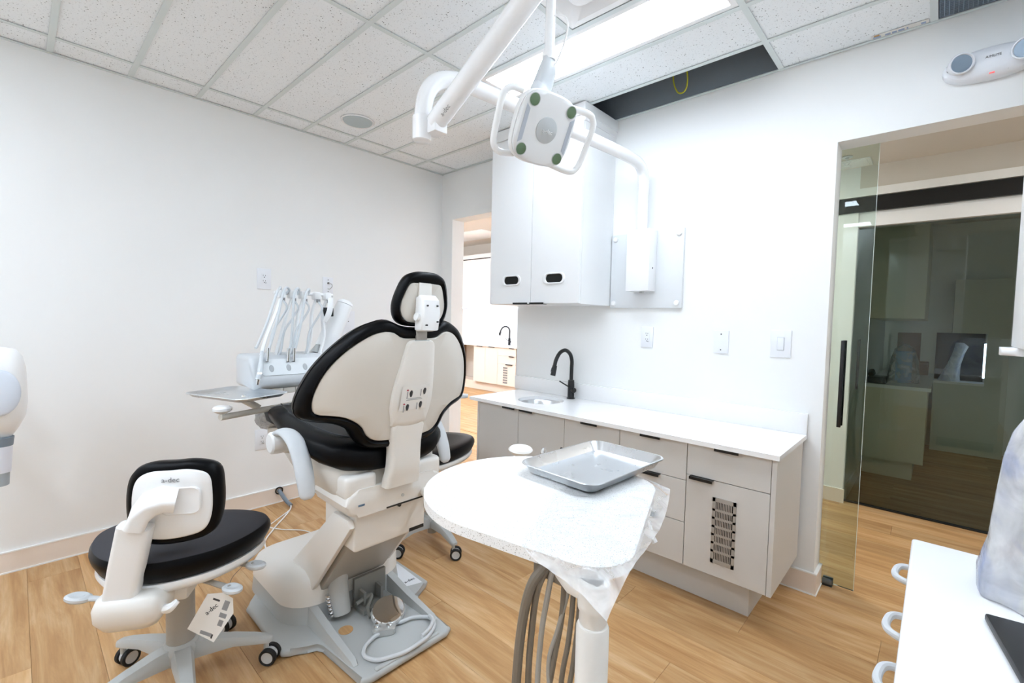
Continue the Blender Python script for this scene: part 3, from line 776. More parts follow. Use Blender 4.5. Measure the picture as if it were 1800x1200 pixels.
link('panel_frame', bx(2.35, 2.87, 1.30, 1.48, 2.412, 2.4195), WPAINT, ap, 0); link('panel_leaf', bx(2.37, 2.85, 1.315, 1.465, 2.408, 2.412), WPAINT, ap, 0)

# ================================================================ UNLIT ROOM BEHIND THE GLASS
LAMD = mat('operatory_laminate', '#e3dcc6', 0.5)
c = root('base_cabinet', 'cream base cabinet in the dark room behind the glass', 'cabinet', (3.0, 3.3, 0.155))
link('carcass', bx(2.801, 3.195, 2.519, 4.25, 0.156, 0.77), LAMD, c, 0)
link('end_panel', bx(2.801, 3.217, 2.50, 2.518, 0.156, 0.77), LAMD, c, 0)
for k in range(4):
    d_ = link('drawer', bx(3.196, 3.214, 2.522 + k * 0.43, 2.948 + k * 0.43, 0.16, 0.768), LAMD, c, 0)
    link('pull', bx(3.2145, 3.236, 2.66 + k * 0.43, 2.80 + k * 0.43, 0.757, 0.762), BLACK, d_, 0)
tag(link('cabinet_plinth', bx(2.813, 3.15, 2.56, 4.25, 0.0, 0.155), LAMD, None, 0), 'toe-kick of the cream cabinet behind the glass', 'plinth')
tag(link('worktop', bx(2.801, 3.24, 2.485, 4.25, 0.771, 0.80), QUARTZ, None, 0), 'pale worktop of the cabinet in the dark room', 'worktop')
c = root('wall_cabinet', 'cream wall cabinet high in the dark room behind the glass', 'cabinet', (3.0, 3.4, 1.37))
link('carcass', bx(2.801, 3.15, 2.62, 4.25, 1.37, 2.26), LAMD, c, 0); link('end_panel', bx(2.801, 3.168, 2.60, 2.62, 1.37, 2.26), LAMD, c, 0)
for k in range(4): link('door', bx(3.1505, 3.168, 2.622 + k * 0.405, 3.023 + k * 0.405, 1.372, 2.258), LAMD, c, 0)
TW = mat('tower_laminate', '#cfcfc4', 0.5)
tw = root('tower_cabinet', 'tall pale cabinet with a lit niche at the back of the dark room', 'cabinet', (3.5, 4.17, 0))
bm = bx(3.245, 3.78, 4.05, 4.29, 0.10, 0.72); box(bm, 3.62, 3.78, 4.05, 4.29, 0.72, 1.25); box(bm, 3.365, 3.78, 4.05, 4.29, 1.25, 1.80)
link('body', bm, TW, tw, 0); link('plinth', bx(3.245, 3.78, 4.062, 4.29, 0.0, 0.0995), TW, tw, 0)
link('niche_back', bx(3.246, 3.62, 4.275, 4.29, 0.721, 1.249), CARC, tw, 0)
link('niche_shelf', bx(3.235, 3.62, 4.03, 4.275, 0.7205, 0.745), QUARTZ, tw, 0)
link('light_strip', bx(3.605, 3.6195, 4.06, 4.08, 0.80, 1.15), lamp_mat('niche_led', '#cfe0ff', 4.0), tw, 0)
# wrapped lamp in the niche: leaning wedge in a bag
bm = new(); rs = []
for z, cx, w_ in ((0.746, 3.36, 0.085), (0.80, 3.37, 0.07), (0.92, 3.395, 0.05), (1.04, 3.425, 0.045), (1.11, 3.445, 0.05), (1.15, 3.43, 0.03)):
    rs.append([(cx + w_ * math.cos(a) * (1 + 0.12 * math.sin(5 * a)), 4.15 + w_ * 0.7 * math.sin(a), z) for a in [2 * math.pi * k / 18 for k in range(18)]])
rings(bm, rs); o = link('wrapped_lamp', bm, FILMB, None, 60, (3.4, 4.15, 0.745)); tag(o, 'small lamp wrapped in clear plastic standing in the lit niche', 'lamp')
# things on the dark worktop
o = root('bagged_box', 'blue mask box in a clear plastic bag on the dark worktop', 'box', (3.05, 2.85, 0.80))
link('box', bx(2.99, 3.10, 2.80, 2.90, 0.801, 1.08, bev=0.004), mat('blue_box', '#4f7fae', 0.5), o)
bm = new(); rs = []
for z, w_, d_ in ((0.801, 0.11, 0.09), (0.86, 0.12, 0.1), (1.0, 0.09, 0.085), (1.1, 0.07, 0.06), (1.15, 0.02, 0.02)):
    rs.append([(3.045 + w_ * math.cos(a) * (1 + 0.1 * math.sin(4 * a + z * 20)), 2.85 + d_ * math.sin(a), z) for a in [2 * math.pi * k / 20 for k in range(20)]])
rings(bm, rs); link('bag', bm, FILMC, o, 60)
o = root('desk_phone', 'black telephone on the dark worktop near the glass', 'telephone', (2.88, 2.62, 0.80))
link('body', bx(2.82, 2.95, 2.53, 2.72, 0.801, 0.86, bev=0.01), BLACKP, o); link('handset', tb([(2.84, 2.55, 0.875), (2.84, 2.62, 0.90), (2.84, 2.70, 0.875)], 0.022, 10, 5), BLACKP, o)
tag(link('cork_board', bx(2.92, 3.12, 4.27, 4.2995, 0.89, 1.24), mat('brown_board', '#7d5f52', 0.7), None, 0), 'brownish board on the far wall of the dark room', 'board')
tag(link('carton', bx(3.05, 3.20, 3.9, 4.2, 0.801, 0.93, bev=0.003), mat('carton_brown', '#7a5a50', 0.7), None, 0), 'small brown carton at the back of the dark worktop', 'box')
# ================================================================ DENTAL CHAIR (long axis along x, head towards +x)
Y0 = -1.595
ch = root('dental_chair', 'cream dental chair with black upholstery seen from behind', 'dental chair', (1.45, Y0, 0.0))
def sym(half):
    """half outline (u, z) from top centre to bottom centre -> closed outline"""
    return list(half) + [(-u, z) for u, z in reversed(half) if abs(u) > 1e-6]
def dense(half, n=4):
    return [(p.x, p.y) for p in spline([(u, z, 0) for u, z in half], n)]
def shellx(u, z): return 1.785 + 0.225 * (z - 0.69) - 0.85 * u * u
S = dense([(0, 1.210), (0.07, 1.211), (0.105, 1.229), (0.14, 1.232), (0.185, 1.215), (0.24, 1.172), (0.285, 1.118), (0.312, 1.06), (0.325, 1.0), (0.316, 0.958), (0.28, 0.949), (0.235, 0.940), (0.195, 0.92), (0.168, 0.895), (0.154, 0.868), (0.125, 0.845), (0.08, 0.838), (0, 0.838)])
O = dense([(0, 1.246), (0.06, 1.250), (0.12, 1.271), (0.16, 1.266), (0.215, 1.238), (0.272, 1.182), (0.318, 1.117), (0.347, 1.05), (0.362, 0.985), (0.350, 0.943), (0.305, 0.925), (0.25, 0.915), (0.205, 0.892), (0.185, 0.86), (0.15, 0.82), (0.09, 0.805), (0, 0.805)] [:17] + [])
# resample O to S's length
def resample(poly, n):
    P = [Vector((a, b, 0)) for a, b in poly]; L = [0.0]
    for a, b in zip(P, P[1:]): L.append(L[-1] + (b - a).length)
    out = []; j = 0
    for k in range(n):
        t = L[-1] * k / (n - 1)
        while j < len(L) - 2 and L[j + 1] < t: j += 1
        f = (t - L[j]) / max(1e-9, L[j + 1] - L[j]); p = P[j].lerp(P[j + 1], min(1, f)); out.append((p.x, p.y))
    return out
NS = 64
Sr = sym(resample(S, NS)); Or = sym(resample(O, NS))
def ringat(A, B, t, off, shrink=0.0, cz=0.98):
    r = []
    for (u0, z0), (u1, z1) in zip(A, B):
        u = u0 + (u1 - u0) * t; z = z0 + (z1 - z0) * t
        u *= 1 - shrink; z = cz + (z - cz) * (1 - shrink)
        r.append((shellx(u, z) - off, Y0 + u, z))
    return r
# hard shell
bm = new()
rs = [ringat(Sr, Or, 0.0, 0.012), ringat(Sr, Or, 0.0, 0.0), ringat(Sr, Or, 0.0, -0.004, 0.02), ringat(Sr, Or, 0, -0.005, 0.25), ringat(Sr, Or, 0, -0.005, 0.5), ringat(Sr, Or, 0, -0.005, 0.75), ringat(Sr, Or, 0, -0.005, 0.97)]
rings(bm, rs); link('backrest_shell', bm, CREAM, ch, 40)
# upholstery
bm = new()
rs = [ringat(Sr, Or, -0.05, 0.014), ringat(Sr, Or, 0.02, 0.003), ringat(Sr, Or, 0.35, -0.006), ringat(Sr, Or, 0.75, 0.0), ringat(Sr, Or, 0.97, 0.018), ringat(Sr, Or, 1.03, 0.036), ringat(Sr, Or, 0.95, 0.058), ringat(Sr, Or, 0.5, 0.075), ringat(Sr, Or, 0.0, 0.078, 0.1), ringat(Sr, Or, 0, 0.068, 0.5), ringat(Sr, Or, 0, 0.066, 0.95)]
rings(bm, rs); bk = link('backrest_cushion', bm, VINYL, ch, 60)
bm = new()
tube(bm, [(p[0] - 0.0, p[1], p[2]) for p in ringat(Sr, Or, 1.03, 0.034)], 0.0016, 6, 0, closed=True); link('piping', bm, VINYL, bk)
# spine cover
def spx(z):
    K = [(0.70, 1.842), (0.88, 1.845), (0.95, 1.862), (1.05, 1.885), (1.2, 1.922)]
    for (a, xa), (b, xb) in zip(K, K[1:]):
        if z <= b: return xa + (xb - xa) * max(0, (z - a)) / (b - a)
    return K[-1][1]
SP = dense([(0, 1.204), (0.042, 1.203), (0.056, 1.19), (0.062, 1.16), (0.078, 1.07), (0.086, 1.01), (0.086, 0.955), (0.074, 0.90), (0.070, 0.887), (0.0, 0.882)])
SPr = sym(resample(SP, 40))
def spring(sh, off, cz=1.04): return [(spx(cz + (z - cz) * (1 - sh)) + off - 0.25 * (u * (1 - sh)) ** 2 * 4, Y0 + u * (1 - sh), cz + (z - cz) * (1 - sh)) for u, z in SPr]
bm = new(); rings(bm, [spring(0, -0.055), spring(0, -0.008), spring(0.03, 0.0), spring(0.15, 0.004), spring(0.5, 0.006), spring(0.95, 0.006)]); sp = link('spine_cover', bm, CREAMW, ch, 40)
# lower neck of the spine
bm = new(); rs = []
for z, hw, xr in ((0.90, 0.066, 1.846), (0.88, 0.070, 1.846), (0.86, 0.069, 1.842), (0.82, 0.066, 1.836), (0.78, 0.065, 1.834), (0.74, 0.066, 1.832), (0.71, 0.069, 1.828), (0.69, 0.072, 1.822), (0.655, 0.074, 1.815)):
    rs.append([(xr - 0.026 + p[0], Y0 + p[1], z) for p in rrect(-0.026, 0.026, -hw, hw, 0.016, 5)])
rings(bm, rs); link('spine_neck', bm, CREAMW, ch, 40)
# instruction sticker on the spine
def onsp(u, z, d): return (spx(z) + 0.0072 + d, Y0 + u, z)
stk = bm = new()
q = [[onsp(-0.062 + 0.116 * i / 6 + (-0.004 if k == 0 else 0.0), 0.95 + 0.09 * k / 4, 0.0) for i in range(7)] for k in range(5)]
V = [[bm.verts.new(p) for p in r_] for r_ in q]
for a, b in zip(V, V[1:]):
    for i in range(6): bm.faces.new((a[i], a[i + 1], b[i + 1], b[i]))
sk_ = link('instruction_sticker', bm, PAPER, sp, 0)
for (u, z) in ((-0.022, 1.010), (0.036, 1.015), (-0.03, 0.960), (0.026, 0.965)):
    fr = frame(onsp(u, z, 0.0006), (0, 1, 0), (0.2, 0, 1))
    link('pictogram', pm([(0.0065 * math.cos(a) * (1.1 if math.sin(a) > 0 else 0.9), 0.013 * math.sin(a)) for a in [2 * math.pi * k / 14 for k in range(14)]], 0, 0.0004, mx=fr), INK, sk_, 0)
    fr = frame(onsp(u - 0.016, z - 0.003, 0.0006), (0, 1, 0), (0.2, 0, 1))
    link('pictogram_bar', pm([(-0.0016, -0.014), (0.0016, -0.014), (0.0016, 0.012), (-0.0016, 0.012)], 0, 0.0004, mx=fr), INKG, sk_, 0)
for (u, z) in ((-0.039, 1.022), (-0.046, 0.971)):
    fr = frame(onsp(u, z, 0.0011), (0, 1, 0), (0.2, 0, 1))
    link('red_arrow', pm([(-0.005, 0), (0.005, 0), (0, 0.007)], 0, 0.0004, mx=fr), RED, sk_, 0)
for z, w_ in ((0.992, 0.03), (0.987, 0.034)):
    fr = frame(onsp(-0.005, z, 0.0006), (0, 1, 0), (0.2, 0, 1)); link('print_line', pm([(-w_, -0.0009), (w_, -0.0009), (w_, 0.0009), (-w_, 0.0009)], 0, 0.0003, mx=fr), INKG, sk_, 0)
# headrest
HO = sym(resample(dense([(0, 1.445), (0.05, 1.441), (0.083, 1.422), (0.104, 1.375), (0.114, 1.325), (0.104, 1.28), (0.072, 1.256), (0, 1.25)]), 32))
HS = sym(resample(dense([(0, 1.404), (0.04, 1.403), (0.066, 1.398), (0.084, 1.36), (0.094, 1.322), (0.085, 1.288), (0.06, 1.268), (0, 1.263)]), 32))
def hx(u, z): return 1.905 + 0.16 * (z - 1.25) - 1.1 * u * u
def hring(A, B, t, off, sh=0.0, cz=1.34): 
    r = []
    for (u0, z0), (u1, z1) in zip(A, B):
        u = (u0 + (u1 - u0) * t) * (1 - sh); z = z0 + (z1 - z0) * t; z = cz + (z - cz) * (1 - sh); r.append((hx(u, z) - off, Y0 + 0.008 + u, z))
    return r
bm = new(); rings(bm, [hring(HS, HO, 0, 0.012), hring(HS, HO, 0, 0), hring(HS, HO, 0, -0.003, 0.05), hring(HS, HO, 0, -0.003, 0.5), hring(HS, HO, 0, -0.003, 0.96)]); link('headrest_shell', bm, CREAM, ch, 40)
bm = new(); rings(bm, [hring(HS, HO, -0.1, 0.014), hring(HS, HO, 0.05, 0.002), hring(HS, HO, 0.4, -0.008), hring(HS, HO, 0.8, -0.003), hring(HS, HO, 1.0, 0.012), hring(HS, HO, 0.95, 0.028), hring(HS, HO, 0.4, 0.042), hring(HS, HO, 0, 0.046, 0.3), hring(HS, HO, 0, 0.044, 0.96)]); link('headrest_cushion', bm, VINYL, ch, 60)
hb_ = link('headrest_bracket', pm([(1.93, 1.235), (1.962, 1.24), (1.972, 1.30), (1.965, 1.345), (1.945, 1.362), (1.92, 1.355), (1.915, 1.24)], Y0 - 0.037, Y0 + 0.037, 'Y', bev=0.008, seg=3), WPL, ch)
link('release_knob', tb([(1.94, Y0 - 0.036, 1.285), (1.94, Y0 - 0.047, 1.287)], 0.014, 16), WPL, hb_)
for (u, z) in ((-0.02, 1.325), (0.022, 1.325), (-0.022, 1.258), (0.024, 1.27)): link('screw', tb([(1.955, Y0 + u, z), (1.9735, Y0 + u, z)], 0.003, 8), SLOT, hb_)
link('headrest_plate', bx(1.925, 1.935, Y0 - 0.03, Y0 + 0.025, 1.35, 1.405, bev=0.004), CREAMW, ch)
link('headrest_bar', bx(1.905, 1.913, Y0 - 0.023, Y0 + 0.023, 1.17, 1.26, bev=0.002), STEELB, ch)
link('headrest_bar_slot', bx(1.90, 1.918, Y0 - 0.03, Y0 + 0.03, 1.196, 1.2045, bev=0.001), GREYP, ch)
# seat cushion and leg rest
def section(x, hw, zb, zt, n=40, e=0.42):
    r = []
    for k in range(n):
        a = 2 * math.pi * k / n; c_, s_ = math.cos(a), math.sin(a)
        yy = hw * (abs(c_) ** e) * (1 if c_ >= 0 else -1); zz = (abs(s_) ** 0.62) * (1 if s_ >= 0 else -1)
        mid = (zb + zt) / 2; h = (zt - zb) / 2
        dip = 0.018 * max(0, s_) * (1 - min(1, abs(yy) / hw) ** 2) if hw > 0.1 else 0
        if s_ < 0: yy *= 1 - 0.22 * abs(s_)
        r.append((x, Y0 + yy, mid + h * zz - dip))
    return r
bm = new()
rings(bm, [section(x, hw, zb, zt) for x, hw, zb, zt in ((1.775, 0.13, 0.74, 0.785), (1.765, 0.19, 0.72, 0.82), (1.72, 0.245, 0.712, 0.845), (1.65, 0.275, 0.718, 0.858), (1.55, 0.287, 0.735, 0.868), (1.42, 0.290, 0.765, 0.880), (1.30, 0.275, 0.785, 0.888), (1.20, 0.258, 0.795, 0.89), (1.13, 0.24, 0.80, 0.888), (1.10, 0.215, 0.81, 0.875))])
sc_ = link('seat_cushion', bm, VINYL, ch, 60)
for s_ in (-1, 1):
    link('seam', tb([(1.13, Y0 + s_ * 0.185, 0.8865), (1.3, Y0 + s_ * 0.215, 0.884), (1.5, Y0 + s_ * 0.225, 0.868), (1.64, Y0 + s_ * 0.2, 0.852), (1.70, Y0 + s_ * 0.14, 0.836)], 0.0025, 6, 6), mat('seam_thread', '#1c2027', 0.5), sc_)
bm = new()
rings(bm, [section(x, hw, zb, zt) for x, hw, zb, zt in ((1.10, 0.21, 0.80, 0.868), (1.06, 0.212, 0.785, 0.868), (0.95, 0.195, 0.75, 0.838), (0.82, 0.18, 0.715, 0.806), (0.77, 0.155, 0.712, 0.79), (0.755, 0.11, 0.725, 0.78))])
lg = link('legrest_cushion', bm, VINYL, ch, 60)
bm = new(); rs = []
for x, hw, zb, zt in ((1.11, 0.248, 0.775, 0.895), (1.06, 0.232, 0.765, 0.885), (0.95, 0.212, 0.732, 0.852), (0.83, 0.196, 0.70, 0.82), (0.75, 0.165, 0.70, 0.802), (0.735, 0.115, 0.712, 0.79)):
    s_ = section(x, hw, zb, zt, 40, 0.5); rs.append([(p[0], p[1] + 0.004 * math.sin(37 * x + 9 * k), p[2] + 0.004 * math.sin(23 * x + 7 * k)) for k, p in enumerate(s_)])
rings(bm, rs); link('toe_cover', bm, FILMG, lg, 60)
link('legrest_pan', pm([(0.86, 0.69), (1.25, 0.77), (1.25, 0.80), (0.86, 0.725)], Y0 - 0.15, Y0 + 0.15, 'Y', bev=0.008), CREAM, ch)
# seat pan / shroud
bm = new()
rings(bm, [[(xc + hx_ * p[0], Y0 + hy * p[1], z) for p in rrect(-1, 1, -1, 1, 0.45, 6)] for xc, hx_, hy, z in ((1.58, 0.17, 0.15, 0.56), (1.56, 0.21, 0.19, 0.60), (1.52, 0.24, 0.225, 0.66), (1.48, 0.26, 0.245, 0.72), (1.47, 0.25, 0.24, 0.75))])
link('seat_pan', bm, CREAM, ch, 60)
bm = new()
prism(bm, rrect(Y0 - 0.212, Y0 + 0.212, 0.565, 0.665, 0.05, 5), 1.52, 1.775, 'X', bev=0.015, seg=3)
box(bm, 1.60, 1.77, Y0 - 0.21, Y0 - 0.085, 0.63, 0.715, bev=0.018, seg=3); box(bm, 1.60, 1.77, Y0 + 0.085, Y0 + 0.21, 0.63, 0.715, bev=0.018, seg=3)
bxo = link('seat_mount', bm, CREAMW, ch, 40)
link('screw_cap', tb([(1.774, Y0 + 0.02, 0.60), (1.779, Y0 + 0.02, 0.60)], 0.006, 10), GREYP, bxo)
link('maker_mark', bx(1.7752, 1.7762, Y0 - 0.165, Y0 - 0.14, 0.604, 0.611), mat('blue_mark', '#55708a', 0.5), bxo, 0)
link('mount_slot', bx(1.7745, 1.7765, Y0 - 0.05, Y0 + 0.13, 0.566, 0.572), CARC, bxo, 0)
# lift head and lift arm
lh = link('lift_head', bx(1.50, 1.735, Y0 - 0.158, Y0 + 0.158, 0.415, 0.562, bev=0.012, seg=3), CREAMW, ch)
link('knob', tb([(1.735, Y0 + 0.03, 0.548), (1.742, Y0 + 0.03, 0.548)], 0.008, 10), BLACKP, lh)
link('label_window', bx(1.7345, 1.736, Y0 + 0.08, Y0 + 0.15, 0.421, 0.435), BLACKP, lh, 0)
prof = [(1.30, 0.075), (1.385, 0.075), (1.712, 0.46), (1.705, 0.50), (1.60, 0.52), (1.26, 0.19)]
bm = new(); prism(bm, prof, Y0 - 0.150, Y0 + 0.150, 'Y', bev=0.012, seg=2); la = link('lift_arm', bm, GREYW, ch, 40)
for s_ in (-1, 1):
    bm = new(); prism(bm, [(1.235, 0.10), (1.34, 0.062), (1.372, 0.085), (1.75, 0.52), (1.735, 0.545), (1.62, 0.545), (1.25, 0.22)], Y0 + s_ * 0.172 - 0.011, Y0 + s_ * 0.172 + 0.011, 'Y', bev=0.006)
    link('lift_arm_side', bm, CREAMW, ch, 40)
link('lift_ram', tb([(1.50, Y0 - 0.085, 0.052), (1.47, Y0 - 0.085, 0.16), (1.46, Y0 - 0.08, 0.29)], [0.037, 0.04, 0.037], 16, 4), GREYP, ch)
bm = tb([(1.50, Y0 - 0.128, 0.06), (1.47, Y0 - 0.128, 0.13)], 0.008, 8)
for k in range(6): lathe(bm, [(0.012, 0), (0.013, 0.004), (0.012, 0.008)], (1.50 - k * 0.006, Y0 - 0.128, 0.062 + k * 0.013))
link('spring', bm, CHROME, ch)
bm = bx(1.47, 1.485, Y0 - 0.02, Y0 + 0.13, 0.04, 0.16); box(bm, 1.485, 1.53, Y0 + 0.0, Y0 + 0.012, 0.04, 0.11); box(bm, 1.485, 1.53, Y0 + 0.08, Y0 + 0.092, 0.04, 0.11); box(bm, 1.485, 1.56, Y0 - 0.02, Y0 + 0.13, 0.035, 0.055, bev=0.004)
tube(bm, [(1.52, Y0 - 0.03, 0.075), (1.52, Y0 + 0.04, 0.085), (1.56, Y0 + 0.0, 0.06), (1.60, Y0 - 0.01, 0.045)], 0.008, 8, 5)
link('linkage', bm, mat('grey_casting', '#8f908c', 0.4, metal=0.3), ch)
# base plate
out = [(1.875, Y0 + 0.17), (1.86, Y0 + 0.2), (1.60, Y0 + 0.2), (1.57, Y0 + 0.215), (1.555, Y0 + 0.25), (1.545, Y0 + 0.31), (1.525, Y0 + 0.335), (1.15, Y0 + 0.335), (1.12, Y0 + 0.31), (1.05, Y0 + 0.24), (0.95, Y0 + 0.22), (0.92, Y0 + 0.18)]
out = out + [(x, 2 * Y0 - y_) for x, y_ in reversed(out)]
bm = new(); prism(bm, out, 0.004, 0.032, 'Z', bev=0.012, seg=3); bp_ = link('base_plate', bm, GREYP, ch, 40)
bm = new()
for s_ in (-1, 1):
    rings(bm, [[(x, Y0 + s_ * 0.178 + a, z) for a, z in ((-w_, 0.028), (-w_ * 0.6, 0.028 + h_), (w_ * 0.6, 0.028 + h_), (w_, 0.028))] for x, w_, h_ in ((1.79, 0.012, 0.006), (1.77, 0.018, 0.018), (1.60, 0.024, 0.04), (1.42, 0.026, 0.075), (1.30, 0.026, 0.10))])
box(bm, 1.845, 1.865, Y0 - 0.14, Y0 + 0.14, 0.026, 0.037, bev=0.004)
link('base_rib', bm, GREYP, bp_, 50)
link('base_rim', bx(1.12, 1.86, Y0 - 0.17, Y0 + 0.17, 0.0005, 0.0035), BLACKP, bp_, 0)
link('bolt_hole', lt([(0.001, 0.0325), (0.028, 0.0325), (0.028, 0.0335), (0.001, 0.0335)], (1.585, Y0 - 0.11, 0)), WOODF, bp_, 0)
# step-like front cover
bm = new()
rings(bm, [[(xc + hx_ * p[0], Y0 + hy * p[1], z) for p in rrect(-1, 1, -1, 1, 0.5, 7)] for xc, hx_, hy, z in ((1.19, 0.275, 0.275, 0.028), (1.185, 0.265, 0.268, 0.10))])
link('cover_skirt', bm, GREYP, ch, 50)
bm = new()
rings(bm, [[(xc + hx_ * p[0], Y0 + hy * p[1], z + 0.05 * (xc + hx_ * p[0] - 1.19) * dz) for p in rrect(-1, 1, -1, 1, 0.5, 7)] for xc, hx_, hy, z, dz in ((1.185, 0.268, 0.272, 0.10, 0), (1.185, 0.264, 0.27, 0.155, 1), (1.185, 0.25, 0.257, 0.185, 1.5), (1.185, 0.215, 0.225, 0.203, 2), (1.185, 0.12, 0.13, 0.212, 2))])
link('front_cover', bm, CREAMW, ch, 60)
link('rating_label', pm([(1.30, Y0 + 0.225), (1.50, Y0 + 0.225), (1.525, Y0 + 0.305), (1.30, Y0 + 0.315)], 0.0325, 0.0332), mat('label_white', '#eceff3', 0.5), bp_, 0)
text('label_print', 'a-dec', 0.026, frame((1.47, Y0 + 0.27, 0.0336), (0, 1, 0), (-1, 0, 0)), INK, bp_)
# armrests
for s_ in (-1, 1):
    yy = Y0 + s_ * 0.305
    pts = [(1.425, yy, 0.825), (1.47, yy, 0.842), (1.53, yy, 0.843), (1.59, yy, 0.82), (1.635, yy, 0.77), (1.665, yy, 0.71), (1.68, yy, 0.66), (1.684, yy, 0.645)]
    ar = link('armrest', tb(pts, [0.027, 0.029, 0.03, 0.031, 0.031, 0.03, 0.026, 0.012], 16, 5, flat=(1.05, 0.52), up=(0, 0, 1)), GREYL, ch, 60)
    link('pivot_disc', lt([(0.001, -0.034), (0.034, -0.034), (0.041, -0.028), (0.043, -0.01), (0.043, 0.03), (0.001, 0.03)], (1.425, yy, 0.795), 'Y', 28), WPL, ar)
    link('armrest_bracket', tb([(1.425, yy, 0.78), (1.43, Y0 + s_ * 0.2, 0.75)], 0.024, 12), CREAM, ar)

# ---- foot control lying in the base
fc = root('foot_control', 'chrome disc foot control with coiled grey hose on the chair base', 'foot control', (1.66, Y0 + 0.02, 0.034))
dc = (1.645, Y0 + 0.045)
tm = Matrix.Rotation(R(17), 4, 'Y') @ Matrix.Rotation(R(10), 4, 'X')
link('body', lt([(0.001, -0.010), (0.068, -0.010), (0.070, -0.004), (0.068, 0.004), (0.001, 0.004)], (dc[0], dc[1], 0.066), 'Z', 36, tm), GREYP, fc)
link('chrome_disc', lt([(0.066, 0.004), (0.066, 0.011), (0.062, 0.015), (0.001, 0.022)], (dc[0], dc[1], 0.066), 'Z', 40, tm), CHROME, fc)
link('foot_pad', lt([(0.001, 0.0335), (0.04, 0.0335), (0.04, 0.045), (0.02, 0.06), (0.001, 0.06)], (*dc, 0), seg=24), GREYP, fc)
fr = frame((1.705, Y0 - 0.012, 0.034), (0.5, 0.86, 0), (-0.86, 0.5, 0))
bm = new(); prism(bm, rrect(-0.045, 0.045, -0.025, 0.03, 0.014), 0.0, 0.024, 'Z', bev=0.004, mx=fr); vb = link('valve_block', bm, mat('cast_grey', '#c6c8c6', 0.35, metal=0.5), fc)
for k in (-0.028, 0.022):
    p = fr @ Vector((k, 0.0, 0.024)); link('valve_screw', lt([(0.009, 0), (0.009, 0.006), (0.006, 0.008), (0.006, 0.018), (0.001, 0.018)], tuple(p)), CHROME, vb)
hc_ = (1.785, Y0 + 0.012)
pts = [tuple(fr @ Vector((-0.02, -0.02, 0.012)))]
for k in range(15):
    a = R(215 + k * 22); pts.append((hc_[0] + 0.083 * math.cos(a) * 1.0, hc_[1] + 0.15 * math.sin(a), 0.043 + 0.002 * (k % 2)))
pts.append((1.665, Y0 + 0.09, 0.046))
link('hose', tb(pts, 0.0075, 10, 6), GREYL, fc)
pts = [(hc_[0] + 0.078 * math.cos(R(a)) - 0.004, hc_[1] + 0.145 * math.sin(R(a)), 0.056) for a in range(20, 110, 15)]
link('hose_overlap', tb(pts, 0.0075, 10, 4), GREYL, fc)

# ---- power conduit at the left wall
pc = root('power_cord', 'grey conduit from the baseboard ending in thin white cords', 'cord', (0.1, -1.36, 0.0))
link('grommet', lt([(0.026, 0.0), (0.026, 0.004), (0.018, 0.005), (0.018, 0.0)], (0.0125, -1.375, 0.083), 'X', 20, None, True), BLACKP, pc)
link('conduit', tb([(0.014, -1.375, 0.083), (0.05, -1.372, 0.068), (0.10, -1.362, 0.035), (0.15, -1.35, 0.014)], 0.0125, 12, 5), CONDUIT, pc)
link('cord', tb([(0.15, -1.35, 0.014), (0.19, -1.37, 0.006), (0.28, -1.44, 0.005), (0.42, -1.56, 0.005), (0.58, -1.66, 0.006), (0.90, -1.70, 0.006)], 0.004, 8, 6), WPL, pc)
link('cord', tb([(0.15, -1.35, 0.012), (0.20, -1.38, 0.005), (0.30, -1.50, 0.005), (0.36, -1.56, 0.005), (0.45, -1.52, 0.005), (0.6, -1.42, 0.005), (0.9, -1.45, 0.005)], 0.003, 8, 6), WPL, pc)
